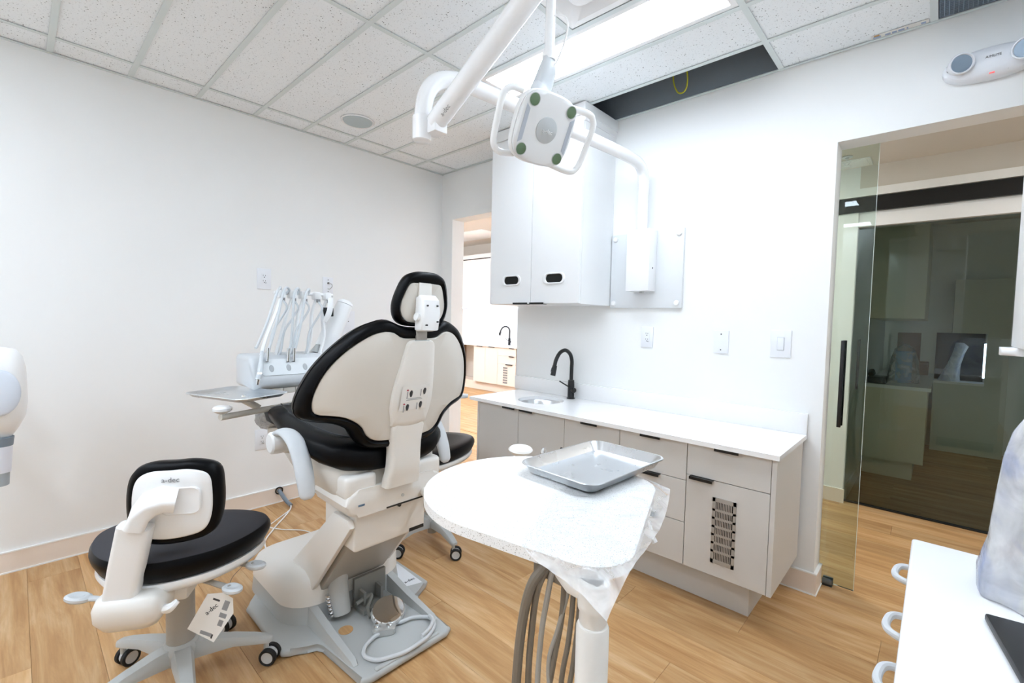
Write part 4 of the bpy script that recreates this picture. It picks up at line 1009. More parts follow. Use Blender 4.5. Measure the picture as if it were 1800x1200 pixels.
# ================================================================ STOOLS
def star_base(t, ang0, axes, hub=0.155, R_=0.262):
    link('column', lt([(0.001, 0.045), (0.026, 0.045), (0.026, 0.11), (0.042, 0.12), (0.042, 0.37), (0.001, 0.37)]), GREYW, t)
    bm = new(); lathe(bm, [(0.001, 0.085), (0.05, 0.085), (0.058, 0.10), (0.056, 0.135), (0.044, hub), (0.001, hub)])
    link('hub', bm, GREYP, t)
    for k in range(5):
        a = R(ang0 + 72 * k); dv = Vector((math.cos(a), math.sin(a), 0)); sv = Vector((-dv.y, dv.x, 0))
        bm = new(); rs = []
        for r_, w_, zt, zb in ((0.03, 0.032, hub - 0.01, 0.09), (0.08, 0.030, hub - 0.012, 0.095), (0.16, 0.025, hub - 0.026, 0.10), (0.23, 0.021, 0.113, 0.087), (R_ + 0.012, 0.017, 0.099, 0.08), (R_ + 0.02, 0.010, 0.095, 0.083)):
            c = dv * r_
            rs.append([c + sv * (w_ * p) + Vector((0, 0, zb + (zt - zb) * q)) for p, q in ((-1, 0), (-1, 0.6), (-0.7, 1), (0.7, 1), (1, 0.6), (1, 0))])
        rings(bm, rs); lg_ = link('base_leg', bm, GREYP, t, 50)
        # twin-wheel caster
        wa = R(axes[k]); ax = Vector((math.cos(wa), math.sin(wa), 0)); pv = dv * R_; cc = pv + Vector((-ax.y, ax.x, 0)) * 0.014 + Vector((0, 0, 0.0305))
        link('caster_stem', tb([pv + Vector((0, 0, 0.085)), pv + Vector((0, 0, 0.05))], 0.009, 10), GREYP, t)
        cs = link('caster', tb([cc - ax * 0.009, cc + ax * 0.009], [0.024, 0.024], 20), GREYL, t)
        mx = frame((0, 0, 0), (ax.y * 0 - ax.y, ax.x, 0), (0, 0, 1))
        for s_ in (-1, 1):
            m2 = mx.copy()
            bm = new(); lathe(bm, [(0.021, 0.009 * s_), (0.0305, 0.010 * s_), (0.0305, 0.023 * s_), (0.027, 0.026 * s_), (0.021, 0.024 * s_)], tuple(cc), 'Z', 22, m2, True); link('tyre', bm, RUBBER, cs)
            bm = new(); lathe(bm, [(0.021, 0.010 * s_), (0.021, 0.0235 * s_), (0.012, 0.0215 * s_), (0.001, 0.021 * s_)], tuple(cc), 'Z', 20, m2); link('wheel_disc', bm, GREYL, cs)
def paddle(name, p0, p1, t, m1=GREYW, m2=GREYL):
    p0, p1 = Vector(p0), Vector(p1); d_ = (p1 - p0).normalized()
    lv = link(name, tb([p0, p0.lerp(p1, 0.5), p1], [0.011, 0.010, 0.012], 10, 4, flat=(1.0, 0.7)), m1, t)
    mx = frame(p1 + d_ * 0.012, d_, Vector((0, 0, 1)).cross(d_))
    bm = new(); lathe(bm, [(0.001, -0.009), (0.017, -0.009), (0.021, -0.003), (0.021, 0.004), (0.016, 0.009), (0.011, 0.0085), (0.007, 0.005), (0.001, 0.004)], (0, 0, 0), 'Z', 22)
    bmesh.ops.transform(bm, matrix=mx @ Matrix.Diagonal((1.7, 1.15, 1, 1)), verts=bm.verts); link('paddle', bm, m2, lv)
def stool_seat(t, z0, z1, m_top):
    half = [(-0.205, 0.0), (-0.195, 0.06), (-0.15, 0.155), (-0.07, 0.225), (0.02, 0.262), (0.09, 0.262), (0.15, 0.215), (0.185, 0.12), (0.195, 0.0)]
    full = half + [(f_, -l_) for f_, l_ in reversed(half[1:-1])]
    P = [(p.x, p.y) for p in spline([(a, b, 0) for a, b in full], 5, True)]
    def ring(s_, z, rise=0.0): return [(f_ * s_, l_ * s_, z + rise * max(0, -f_ * s_ - 0.05)) for f_, l_ in P]
    h = z1 - z0
    bm = new(); rings(bm, [ring(0.86, z0), ring(0.93, z0 + h * 0.12), ring(0.985, z0 + h * 0.45), ring(1.0, z0 + h * 0.62), ring(0.995, z0 + h * 0.78), ring(0.965, z0 + h * 0.94)]); st_ = link('seat_cushion', bm, VINYL, t, 60)
    bm = new(); rings(bm, [ring(0.968, z0 + h * 0.93), ring(0.93, z0 + h * 1.0), ring(0.7, z0 + h * 1.03), ring(0.4, z0 + h * 0.98), ring(0.03, z0 + h * 0.95)]); link('seat_top', bm, m_top, st_, 60)
    bm = new(); rings(bm, [ring(0.80, z0 - 0.030), ring(0.90, z0 - 0.028), ring(0.94, z0 - 0.012), ring(0.925, z0 + 0.002), ring(0.86, z0 + 0.002)]); link('seat_tray', bm, WPL, t, 60)
    return P
s1 = root('stool', 'black swivel stool with a white-shelled backrest in the left foreground', 'stool', (0, 0, 0), 'wheeled stools')
star_base(s1, -10.0, [150, 235, 160, 175, 166])
stool_seat(s1, 0.45, 0.53, FABRIC)
bm = bx(-0.14, 0.13, -0.075, 0.075, 0.365, 0.42, bev=0.012); box(bm, 0.02, 0.16, -0.10, 0.10, 0.40, 0.425, bev=0.006); link('seat_mechanism', bm, CREAMW, s1)
bm = new(); rings(bm, [[(-0.175 + a * p[0], 0.05 + b_ * p[1], z) for p in rrect(-1, 1, -1, 1, 0.5, 6)] for a, b_, z in ((0.02, 0.03, 0.337), (0.055, 0.07, 0.345), (0.072, 0.088, 0.375), (0.075, 0.09, 0.41), (0.068, 0.08, 0.438), (0.05, 0.062, 0.446))])
pb = link('pivot_housing', bm, CREAMW, s1, 60)
link('tension_knob', tb([(-0.2, -0.03, 0.385), (-0.215, -0.055, 0.39), (-0.205, -0.075, 0.405)], [0.012, 0.014, 0.008], 10, 4), WPL, pb)
# tilted back post (rounded rectangular section) and elbow
def rod(name, pts, w_, d_, m_, t, wd=(0, 1, 0)):
    P = [Vector(p) for p in pts]; rs = []
    for i, p in enumerate(P):
        T_ = (P[min(i + 1, len(P) - 1)] - P[max(i - 1, 0)]).normalized(); u = Vector(wd); u = (u - T_ * u.dot(T_)).normalized(); v = T_.cross(u)
        rs.append([p + u * a + v * b_ for a, b_ in rrect(-w_ / 2, w_ / 2, -d_ / 2, d_ / 2, min(w_, d_) * 0.28, 4)])
    bm = new(); rings(bm, rs); return link(name, bm, m_, t, 45)
rod('back_post', [(-0.205, 0.072, 0.425), (-0.215, 0.05, 0.53), (-0.225, 0.022, 0.655)], 0.086, 0.055, WPL, s1)
rod('post_elbow', [(-0.225, 0.0215, 0.656), (-0.226, 0.010, 0.69), (-0.222, -0.012, 0.716), (-0.214, -0.045, 0.728), (-0.205, -0.075, 0.722)], 0.084, 0.052, WPL, s1, (0.9, 0.1, 0.45))
# backrest: curved pad, white rear shell
BC = (-0.165, -0.058, 0.70)
BO = [(p.x, p.y) for p in spline([(0, 0.128, 0), (0.07, 0.124, 0), (0.115, 0.095, 0), (0.132, 0.03, 0), (0.128, -0.06, 0), (0.10, -0.112, 0), (0.04, -0.128, 0), (-0.04, -0.124, 0), (-0.10, -0.105, 0), (-0.125, -0.05, 0), (-0.128, 0.04, 0), (-0.115, 0.105, 0), (-0.06, 0.128, 0)], 5, True)]
def bring(s_, off):   # local (lateral a, height b) -> world; curved around the sitter, tilted
    r = []
    for a, b_ in BO:
        a *= s_; b_ *= s_
        r.append((BC[0] + off * -1 + 0.9 * a * a + 0.10 * b_ * 0, BC[1] + a, BC[2] + b_ - 0.12 * a * -1 * 0))
    return r
bm = new(); rings(bm, [bring(0.80, 0.028), bring(0.86, 0.03), bring(0.97, 0.022), bring(1.0, 0.0), bring(0.97, -0.022), bring(0.8, -0.034), bring(0.4, -0.036), bring(0.03, -0.036)]); bc = link('backrest_cushion', bm, VINYL, s1, 60)
bm = new(); rings(bm, [bring(0.83, 0.022), bring(0.82, 0.031), bring(0.78, 0.035), bring(0.4, 0.037), bring(0.03, 0.037)]); bs = link('backrest_shell', bm, WPL, s1, 60)
bm = new(); rings(bm, [[(BC[0] - 0.036 - d_, BC[1] - 0.025 + 0.055 * p[0] * q, BC[2] + 0.012 + 0.042 * p[1] * q) for p in rrect(-1, 1, -1, 1, 0.45, 5)] for q, d_ in ((1.0, -0.004), (1.0, 0.001), (0.94, 0.003), (0.86, 0.001), (0.1, 0.001))]); link('arm_recess', bm, WPL, bs, 50)
text('maker_print', 'a-dec', 0.022, frame((BC[0] - 0.0378, BC[1] + 0.0, BC[2] + 0.078), (0, -1, 0), (0, 0, 1)), INKG, bs)
paddle('lever', (-0.15, 0.12, 0.40), (-0.145, 0.20, 0.412), s1, GREYL)
paddle('lever', (-0.07, -0.075, 0.40), (-0.155, -0.20, 0.40), s1)
paddle('lever', (0.03, -0.085, 0.405), (-0.035, -0.235, 0.408), s1)
# paper tag
tg = root('hang_tag', 'paper instruction tag hanging from the lever of the near stool', 'tag', (0, 0, 0))
bm = new(); prism(bm, [(-0.045, -0.055), (0.03, -0.065), (0.05, 0.02), (0.035, 0.055), (0.008, 0.062), (-0.03, 0.045)], 0, 0.0007)
TG = bm
s1.location = (1.386, -2.208, 0); s1.rotation_euler = (0, 0, R(147))
# tag in world space
cr_ = Vector((0.733, 0.68, 0.02)); upv = Vector((-0.1, 0.1, 1.0))
fr = frame((1.59, -2.165, 0.315), cr_ * 0.85 + Vector((0, 0, -0.30)), upv + cr_ * 0.3) @ Matrix.Diagonal((1.25, 1.2, 1, 1))
tg.location = (1.575, -2.175, 0.26); OFF[tg.name] = Vector((1.575, -2.175, 0.26))
bmesh.ops.transform(TG, matrix=fr, verts=TG.verts); link('card', TG, PAPER, tg, 0)
def onfr(f, x0, x1, y0, y1, z0=-0.0006, z1=-0.0001): return bx(x0, x1, y0, y1, z0, z1, mx=f)
zf = 0.0008
for (x0, x1, y0, y1, m_) in ((-0.012, 0.006, 0.036, 0.041, INK), (0.018, 0.032, 0.02, 0.045, INKG), (0.018, 0.036, 0.0, 0.012, INKG), (0.022, 0.034, -0.022, -0.006, INKG), (-0.012, 0.018, -0.055, -0.046, INKG), (0.018, 0.022, -0.058, -0.047, INK)):
    link('print_block', bx(x0, x1, y0, y1, zf, zf + 0.0003, mx=fr), m_, tg, 0)
text('tag_print', 'a-dec', 0.017, fr @ Matrix.Translation((-0.006, 0.012, 0.0011)) @ Matrix.Rotation(R(60), 4, 'Z'), INK, tg)
link('string', tb([fr @ Vector((0.02, 0.055, 0)), (1.555, -2.10, 0.39), (1.54, -2.06, 0.415)], 0.001, 6, 4), TAUPE, tg)
# second stool behind the chair
s2 = root('stool', 'black swivel stool half hidden behind the dental chair', 'stool', (0, 0, 0), 'wheeled stools')
star_base(s2, -30.0, [-60, -75, -30, 10, -65])
link('gas_lift', lt([(0.001, 0.37), (0.03, 0.37), (0.03, 0.46), (0.001, 0.46)]), GREYW, s2)
stool_seat(s2, 0.50, 0.575, VINYL)
link('seat_mechanism', bx(-0.12, 0.12, -0.09, 0.09, 0.44, 0.472, bev=0.01), CREAMW, s2)
paddle('lever', (0.0, 0.08, 0.46), (0.05, 0.2, 0.46), s2)
link('torso_post', tb([(-0.06, -0.12, 0.455), (-0.02, -0.22, 0.50), (0.0, -0.24, 0.62), (0.0, -0.20, 0.80), (0.05, -0.06, 0.83), (0.10, 0.03, 0.836)], 0.011, 10, 6), GREYL, s2)
bm = new(); prism(bm, rrect(-0.05, 0.06, -0.028, 0.028, 0.026, 6), 0.828, 0.848, 'Z', bev=0.007, seg=3, mx=Matrix.Translation((0.115, 0.07, 0)) @ Matrix.Rotation(R(40), 4, 'Z')); link('torso_pad', bm, GREYL, s2)
s2.location = (1.16, -0.955, 0); s2.rotation_euler = (0, 0, R(18))
# ================================================================ INSTRUMENT DELIVERY UNIT (over the leg rest, facing +x)
du = root('delivery_unit', 'white instrument console with hoses and swing arms over the leg rest', 'delivery unit', (0.93, -1.5, 0.0))
ya, yb = -1.85, -1.475
prof = [(0.985, 0.945), (0.992, 0.96), (0.985, 0.985), (0.945, 1.075), (0.93, 1.088), (0.76, 1.088), (0.745, 1.07), (0.745, 0.95), (0.76, 0.935), (0.965, 0.932)]
bm = new(); prism(bm, prof, ya, yb, 'Y', bev=0.02, seg=4); co = link('console', bm, GREYL, du, 45)
fr = frame((0.9665, (ya + yb) / 2 + 0.015, 1.031), (0, 1, 0), (-0.40, 0, 0.90))
bm = new(); prism(bm, rrect(-0.155, 0.155, -0.038, 0.042, 0.008), -0.002, 0.0022, 'Z', mx=fr); fp = link('front_panel', bm, mat('panel_grey', '#dfe4e6', 0.35), co)
for k in range(4):
    bm = new(); f2 = fr @ Matrix.Translation((-0.115 + 0.078 * k, -0.004, 0.0022))
    lathe(bm, [(0.014, 0.0), (0.012, 0.001), (0.006, 0.0016), (0.001, 0.0018)], (0, 0, 0), 'Z', 18); bmesh.ops.transform(bm, matrix=f2 @ Matrix.Diagonal((0.8, 1.25, 1, 1)), verts=bm.verts)
    link('indicator_dimple', bm, mat('dimple_grey', '#b4b9bc', 0.5), fp)
for k in range(6):
    y0 = ya + 0.03 + k * 0.056
    link('module_block', bx(0.80, 0.972, y0, y0 + 0.0545, 0.905, 0.933, bev=0.004), CREAM, du)
for k in (1, 4): link('valve_dot', tb([(0.972, ya + 0.058 + k * 0.056, 0.914), (0.976, ya + 0.058 + k * 0.056, 0.914)], 0.007, 10), SLOT, du)
TY = [-1.672, -1.618, -1.562, -1.494, -1.437]
WHT = mat('whip_white', '#f4f6f7', 0.3)
link('whip_rail', tb([(0.83, -1.70, 1.392), (0.83, -1.40, 1.392)], 0.009, 10), WHT, du)
for k, ty in enumerate(TY):
    by = ty - 0.115 + 0.012 * k; ar = link('whip_arm', tb([(0.905, by, 1.08), (0.885, by + 0.03, 1.17), (0.855, ty - 0.03, 1.29), (0.84, ty, 1.37)], [0.013, 0.013, 0.012, 0.010], 10, 4, flat=(1.35, 0.6), up=(0, 1, 0)), WHT, du)
    link('pivot_block', bx(0.815, 0.865, ty - 0.017, ty + 0.017, 1.365, 1.405, bev=0.007), WHT, ar)
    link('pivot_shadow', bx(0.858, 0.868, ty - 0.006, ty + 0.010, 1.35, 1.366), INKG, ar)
for k, (ty, fy, fz) in enumerate(((-1.672, -1.775, 1.075), (-1.618, -1.682, 1.07), (-1.562, -1.655, 1.07), (-1.700, -1.83, 1.09))):
    hs = link('hose', tb([(0.84, ty + 0.02, 1.385), (0.855, ty + 0.035 - 0.005 * k, 1.408), (0.88, ty + 0.01, 1.415), (0.915, ty - 0.02, 1.38), (0.94, (ty + fy) / 2 - 0.004, 1.25), (0.957, fy + 0.012, 1.14), (0.96, fy, fz + 0.035)], 0.0062, 10, 6), GREYH, du)
    if k < 3: link('steel_tip', tb([(0.96, fy + 0.001, fz + 0.05), (0.962, fy - 0.003, fz - 0.012)], 0.0078, 12), CHROME, hs); link('tip_bore', tb([(0.962, fy - 0.003, fz - 0.0115), (0.9622, fy - 0.0035, fz - 0.014)], 0.0062, 10), BLACKP, hs)
for k, ty in enumerate(TY[:4]):
    link('hose', tb([(0.86, ty, 1.358), (0.885, ty + 0.012, 1.32), (0.885, ty - 0.012, 1.27), (0.90, ty - 0.06, 1.20), (0.93, ty - 0.085, 1.12), (0.925, ty - 0.095, 1.082)], 0.0052, 8, 6), GREYH, du)
bm = bx(0.85, 0.875, -1.468, -1.414, 1.278, 1.325, bev=0.004); link('black_holder', bm, BLACKP, du)
link('holder_clip', tb([(0.872, -1.432, 1.375), (0.882, -1.436, 1.33), (0.884, -1.448, 1.288), (0.88, -1.468, 1.25)], [0.012, 0.012, 0.012, 0.009], 10, 4, flat=(1.3, 0.6)), WHT, du)
# syringe parked at the left end
sy = link('syringe', tb([(0.955, -1.80, 1.11), (0.985, -1.815, 1.04), (1.005, -1.833, 0.985)], [0.006, 0.012, 0.012], 12, 4), GREYH, du)
link('syringe_nozzle', tb([(1.004, -1.832, 0.988), (1.012, -1.839, 0.962)], [0.008, 0.006], 10), CHROME, sy)
for s_ in (-1, 1): link('syringe_button', tb([(0.998, -1.827 + 0.005 * s_, 1.01), (1.008, -1.827 + 0.005 * s_, 1.014)], 0.004, 8), CHROME, sy)
# swing arm and its post
link('swing_arm', tb([(0.82, -1.440, 1.06), (0.82, -1.385, 1.20), (0.82, -1.325, 1.345)], [0.048, 0.047, 0.043], 16, 3), WHT, du)
link('arm_cap', lt([(0.043, 0.0), (0.04, 0.012), (0.028, 0.022), (0.001, 0.027)], (0.82, -1.3235, 1.347), 'Z', 16, Matrix.Rotation(R(-22), 4, 'X')), WHT, du)
link('arm_shoe', tb([(0.86, -1.50, 1.088), (0.86, -1.49, 1.13)], [0.032, 0.012], 14), GREYP, du)
link('lower_arm', tb([(0.76, -1.35, 1.30), (0.75, -1.44, 1.06), (0.78, -1.40, 0.94), (0.90, -1.29, 0.90)], 0.03, 12, 5), WHT, du)
link('post', tb([(0.90, -1.29, 0.92), (0.93, -1.27, 0.6), (0.94, -1.27, 0.0)], [0.032, 0.035, 0.035], 14), CREAMW, du)
# tray carrier
link('tray_arm', tb([(0.90, -1.62, 0.91), (0.98, -1.64, 0.90), (1.02, -1.66, 0.878), (1.06, -1.72, 0.866), (1.13, -1.90, 0.866), (1.18, -2.03, 0.868)], 0.0125, 12, 6), mat('arm_cream', '#cfc9bd', 0.4), du)
link('tray_bracket', tb([(1.10, -1.86, 0.872), (1.06, -1.92, 0.918)], [0.014, 0.016], 14), CREAM, du)
kb = link('tray_handle', lt([(0.001, 0.0), (0.012, 0.0), (0.012, 0.012), (0.024, 0.018), (0.034, 0.026), (0.034, 0.036), (0.026, 0.043), (0.001, 0.045)], (1.17, -2.02, 0.868), 'Z', 24), WPL, du)
def tray(name, label, centre, L_, W_, ang, z, depth, parent_label=None):
    o = root(name, label, 'tray', (centre[0], centre[1], z))
    mx = Matrix.Translation((centre[0], centre[1], 0)) @ Matrix.Rotation(R(ang), 4, 'Z')
    def rr(s_, zz, r_): return [mx @ Vector((p[0], p[1], zz)) for p in rrect(-L_ / 2 + s_, L_ / 2 - s_, -W_ / 2 + s_, W_ / 2 - s_, r_, 6)]
    bm = new()
    rings(bm, [rr(0.030, z, 0.02), rr(0.022, z + 0.001, 0.024), rr(0.010, z + depth * 0.8, 0.034), rr(0.002, z + depth, 0.04), rr(0.0, z + depth + 0.002, 0.042), rr(0.001, z + depth + 0.004, 0.041), rr(0.006, z + depth + 0.004, 0.036), rr(0.013, z + depth * 0.8, 0.031), rr(0.0255, z + 0.003, 0.0225), rr(0.034, z + 0.0018, 0.02)])
    link('pan', bm, STEEL, o, 40)
    return o
tr = tray('instrument_tray', 'stainless steel instrument tray on the arm of the console', (1.035, -1.925), 0.36, 0.25, 20, 0.923, 0.014)
# ================================================================ DENTAL LIGHT ON ITS WALL ARM
dl = root('dental_light', 'white dental operating light on a jointed arm from the wall panel', 'dental light', (1.955, 0.0, 1.37))
mp = link('mounting_panel', bx(1.727, 2.187, -0.018, -0.0005, 1.372, 1.823, bev=0.002), mat('panel_pale', '#e3e6e8', 0.4), dl)
for x in (1.755, 2.16):
    for z in (1.40, 1.795): link('panel_cap', lt([(0.016, 0.0), (0.016, -0.006), (0.012, -0.013), (0.001, -0.015)], (x, -0.018, z), 'Y', 18), WPL, mp)
link('wall_box', bx(1.885, 2.03, -0.115, -0.018, 1.468, 1.822, bev=0.004), WPAINT, dl)
link('box_screw', tb([(2.03, -0.07, 1.60), (2.032, -0.07, 1.60)], 0.004, 8), SLOT, dl)
link('box_stud', tb([(1.965, -0.065, 1.468), (1.965, -0.065, 1.458)], 0.014, 10), GREYP, dl)
link('wall_arm', tb([(1.957, -0.07, 1.80), (1.957, -0.07, 2.0), (1.957, -0.07, 2.09), (1.956, -0.085, 2.15), (1.954, -0.13, 2.19), (1.95, -0.22, 2.202), (1.94, -0.40, 2.203), (1.895, -0.9, 2.203), (1.852, -1.34, 2.203), (1.842, -1.42, 2.196), (1.834, -1.485, 2.168), (1.829, -1.525, 2.115), (1.827, -1.54, 2.05), (1.826, -1.545, 1.985)], 0.031, 18, 5), WPAINT, dl)
cl = link('joint_collar', lt([(0.001, 1.932), (0.028, 1.932), (0.034, 1.936), (0.0345, 2.02), (0.031, 2.022), (0.001, 2.022)], (1.826, -1.545, 0), 'Z', 24), WPAINT, dl)
fr = frame((1.885, -1.515, 1.985), (0.88, 0.12, 0.46), (-0.45, 0.0, 0.9))
jb = bx(1.838, 1.905, -1.545, -1.488, 1.955, 2.02, bev=0.005); link('joint_block', jb, WPAINT, dl)
E_ = Vector((2.40, -1.515, 2.300)); J_ = Vector((1.872, -1.518, 1.995))
link('spring_arm', tb([J_, J_.lerp(E_, 0.5), E_], 0.036, 20), WPAINT, dl)
link('arm_opening', tb([J_ + Vector((-0.0015, 0, -0.001)), J_ + Vector((0.004, 0, 0.002))], 0.027, 14), CARC, dl)
ax = (E_ - J_).normalized(); sd = Vector((0.733, 0.68, 0.023)).cross(ax).normalized()
tocam = (Vector((3.26, -2.58, 1.284)) - J_.lerp(E_, 0.12)); tocam = (tocam - ax * tocam.dot(ax)).normalized()
text('maker_print', 'a-dec', 0.022, frame(J_.lerp(E_, 0.13) + tocam * 0.0362, ax, tocam.cross(ax)), INKG, dl)
link('elbow', lt([(0.001, -0.06), (0.036, -0.055), (0.045, -0.03), (0.045, 0.03), (0.036, 0.055), (0.001, 0.06)], (2.385, -1.49, 2.335), 'Z', 22), WPAINT, dl)
link('drop_tube', tb([(2.352, -1.458, 2.33), (2.352, -1.460, 2.20), (2.3525, -1.462, 2.085)], 0.0148, 16), WPAINT, dl)
link('drop_link', tb([(2.385, -1.49, 2.33), (2.352, -1.458, 2.325)], 0.02, 12), WPAINT, dl)
link('drop_collar', lt([(0.0155, 2.07), (0.0205, 2.07), (0.0205, 2.092), (0.0155, 2.094)], (2.3525, -1.462, 0), 'Z', 20, None, True), WPAINT, dl)
# head frame
rv = Vector((0.733, 0.68, 0.023)); dn = Vector((0.0494, -0.0192, -0.9986)); back = Vector((0.5866, -0.7187, -0.3734))
th = R(16.7)
rv2 = (rv - back * rv.dot(back)).normalized(); dn2 = back.cross(rv2) * -1
if dn2.dot(dn) < 0: dn2 = -dn2
xh0 = (rv2 * math.cos(th) + dn2 * math.sin(th)).normalized(); yh = (rv2 * math.sin(th) - dn2 * math.cos(th)).normalized()
ps = R(33); zh = (back * math.cos(ps) + xh0 * math.sin(ps)).normalized(); xh = (xh0 * math.cos(ps) - back * math.sin(ps)).normalized()
HC = Vector((2.38, -1.502, 1.844))
F = Matrix.Identity(4)
for i in range(3): F[i][0] = xh[i]; F[i][1] = yh[i]; F[i][2] = zh[i]; F[i][3] = HC[i]
def sq(s_, z, p=3.4, n=44, bulge=1.0):
    o = []
    for k in range(n):
        a = 2 * math.pi * k / n; c, s = math.cos(a), math.sin(a); r = 1.0 / ((abs(c) ** p + abs(s) ** p) ** (1 / p)); o.append(F @ Vector((c * r * s_, s * r * s_ * 1.0, z)))
    return o
bm = new(); rings(bm, [sq(0.05, -0.075), sq(0.085, -0.06), sq(0.099, -0.036), sq(0.101, -0.022), sq(0.098, -0.016), sq(0.092, -0.016)]); hb = link('head_back', bm, WPL, dl, 50)
bm = new(); rings(bm, [sq(0.088, -0.018), sq(0.0975, -0.013), sq(0.0985, -0.006), sq(0.094, 0.0), sq(0.085, 0.002), sq(0.05, 0.002), sq(0.005, 0.002)]); hd = link('head_face', bm, mat('head_face_white', '#e6e8e9', 0.25), dl, 40)
for sx_ in (-1, 1):
    bm = new(); prism(bm, [(sx_ * 0.086, -0.052), (sx_ * 0.073, -0.042), (sx_ * 0.073, 0.042), (sx_ * 0.086, 0.052)], 0.0021, 0.0032, mx=F); link('side_inlay', bm, mat('inlay_grey', '#b3bac4', 0.3), hd, 0)
    for sy_ in (-1, 1):
        c0 = F @ Vector((sx_ * 0.0665, sy_ * 0.067, 0.002))
        bm = new(); lathe(bm, [(0.0165, -0.001), (0.0185, 0.001), (0.0175, 0.002), (0.0165, 0.0015)], (0, 0, 0), 'Z', 28, None, True); bmesh.ops.transform(bm, matrix=Matrix.Translation(c0) @ F.to_3x3().to_4x4(), verts=bm.verts); ri = link('lamp_ring', bm, GREYP, hd)
        bm = new(); lathe(bm, [(0.017, 0.0006), (0.012, 0.0014), (0.001, 0.0016)], (0, 0, 0), 'Z', 24); bmesh.ops.transform(bm, matrix=Matrix.Translation(c0) @ F.to_3x3().to_4x4(), verts=bm.verts); link('lamp_lens', bm, LENSG, ri)
bm = new(); lathe(bm, [(0.036, 0.0), (0.036, 0.002), (0.033, 0.0035), (0.001, 0.0045)], (0, 0, 0), 'Z', 36); bmesh.ops.transform(bm, matrix=Matrix.Translation(F @ Vector((0, 0, 0.002))) @ F.to_3x3().to_4x4(), verts=bm.verts); cd = link('centre_disc', bm, LENSD, hd)
text('maker_print', 'a-dec', 0.017, F @ Matrix.Translation((0.002, -0.002, 0.0072)), WPL, cd)
for s_ in (-1, 1):
    e = 0.022 if s_ > 0 else 0.0; q = 0.035 if s_ > 0 else 0.0
    pts = [(s_ * 0.085, 0.08, -0.045), (s_ * (0.118 + e), 0.08, -0.045 + q), (s_ * (0.140 + e), 0.065, -0.042 + q), (s_ * (0.146 + e), 0.04, -0.04 + q), (s_ * (0.142 + e), -0.045, -0.04 + q), (s_ * (0.134 + e), -0.078, -0.04 + q), (s_ * (0.108 + e), -0.094, -0.043 + q), (s_ * 0.06, -0.088, -0.045)]
    link('handle', tb([F @ Vector(p) for p in pts], 0.0095, 12, 6), WPL, dl)
yk = [Vector((2.3525, -1.462, 2.075)), Vector((2.351, -1.466, 2.04)), Vector((2.335, -1.475, 1.985)), F @ Vector((-0.012, 0.075, -0.075)), F @ Vector((-0.005, 0.03, -0.07))]
link('yoke', tb(yk, [0.02, 0.029, 0.033, 0.033, 0.03], 14, 5, flat=(1.1, 0.75)), GREYL, dl, 50)
link('cable', tb([(2.362, -1.462, 2.20), (2.395, -1.44, 2.19), (2.40, -1.44, 2.14), (2.375, -1.455, 2.06), (2.36, -1.485, 2.02), (2.345, -1.50, 1.965), F @ Vector((-0.03, 0.07, -0.06))], 0.0028, 8, 7), WPL, dl)

# ================================================================ X-RAY HEAD AT THE LEFT EDGE
xr = root('xray_head', 'white rounded tube head with a grey-ringed cone at the left edge', 'x-ray head', (0.0, -2.80, 1.0))
ce_ = Vector((0.435, -2.632, 0.955))
bm = new(); rs = []
for s_, dz in ((0.25, 0.168), (0.62, 0.158), (0.85, 0.13), (0.97, 0.08), (1.0, 0.0), (1.0, -0.07), (0.93, -0.12), (0.7, -0.165), (0.5, -0.195), (0.42, -0.205)):
    rs.append([ce_ + Vector((0.10 * s_ * math.copysign(abs(math.cos(a)) ** 0.75, math.cos(a)) + dz * 0.03, 0.085 * s_ * math.copysign(abs(math.sin(a)) ** 0.75, math.sin(a)) + 0.0, dz)) for a in [2 * math.pi * k / 32 for k in range(32)]])
rings(bm, rs); hs_ = link('housing', bm, WPL, xr, 60)
bm = new(); rs = []
nv = Vector((0.98, 0.1, -0.1)).normalized()
for s_, d_ in ((1.0, 0.0), (0.98, 0.006), (0.88, 0.012), (0.6, 0.02), (0.05, 0.022)):
    rs.append([ce_ + Vector((0.098 + d_ * 0.6, 0.0 + 0.066 * s_ * math.cos(a), -0.01 + 0.095 * s_ * math.sin(a))) for a in [2 * math.pi * k / 30 for k in range(30)]])
rings(bm, rs); link('window_cap', bm, mat('pale_blue_cap', '#dbe3ee', 0.2), hs_, 50)
def seg_(z0, z1, r0, r1, m_, n): return link(n, tb([ce_ + Vector((0.02 + (z0 + 0.205) * 0.04, (z0 + 0.2) * 0.05, z0)), ce_ + Vector((0.02 + (z1 + 0.205) * 0.04, (z1 + 0.2) * 0.05, z1))], [r0, r1], 24), m_, xr)
seg_(-0.20, -0.235, 0.044, 0.042, CONDUIT, 'ring'); seg_(-0.235, -0.345, 0.041, 0.040, mat('cone_white', '#e4e8f2', 0.3), 'cone'); seg_(-0.345, -0.40, 0.036, 0.036, mat('cone_grey', '#a9b4bc', 0.4), 'cone_tip')
link('yoke', tb([ce_ + Vector((0, -0.085, 0)), ce_ + Vector((-0.05, -0.13, 0.02)), ce_ + Vector((-0.2, -0.17, 0.05)), (0.02, -2.80, 1.02)], 0.022, 12, 5), WPL, xr)
link('wall_mount', bx(0.0005, 0.03, -2.86, -2.74, 0.94, 1.10, bev=0.006), WPL, xr)
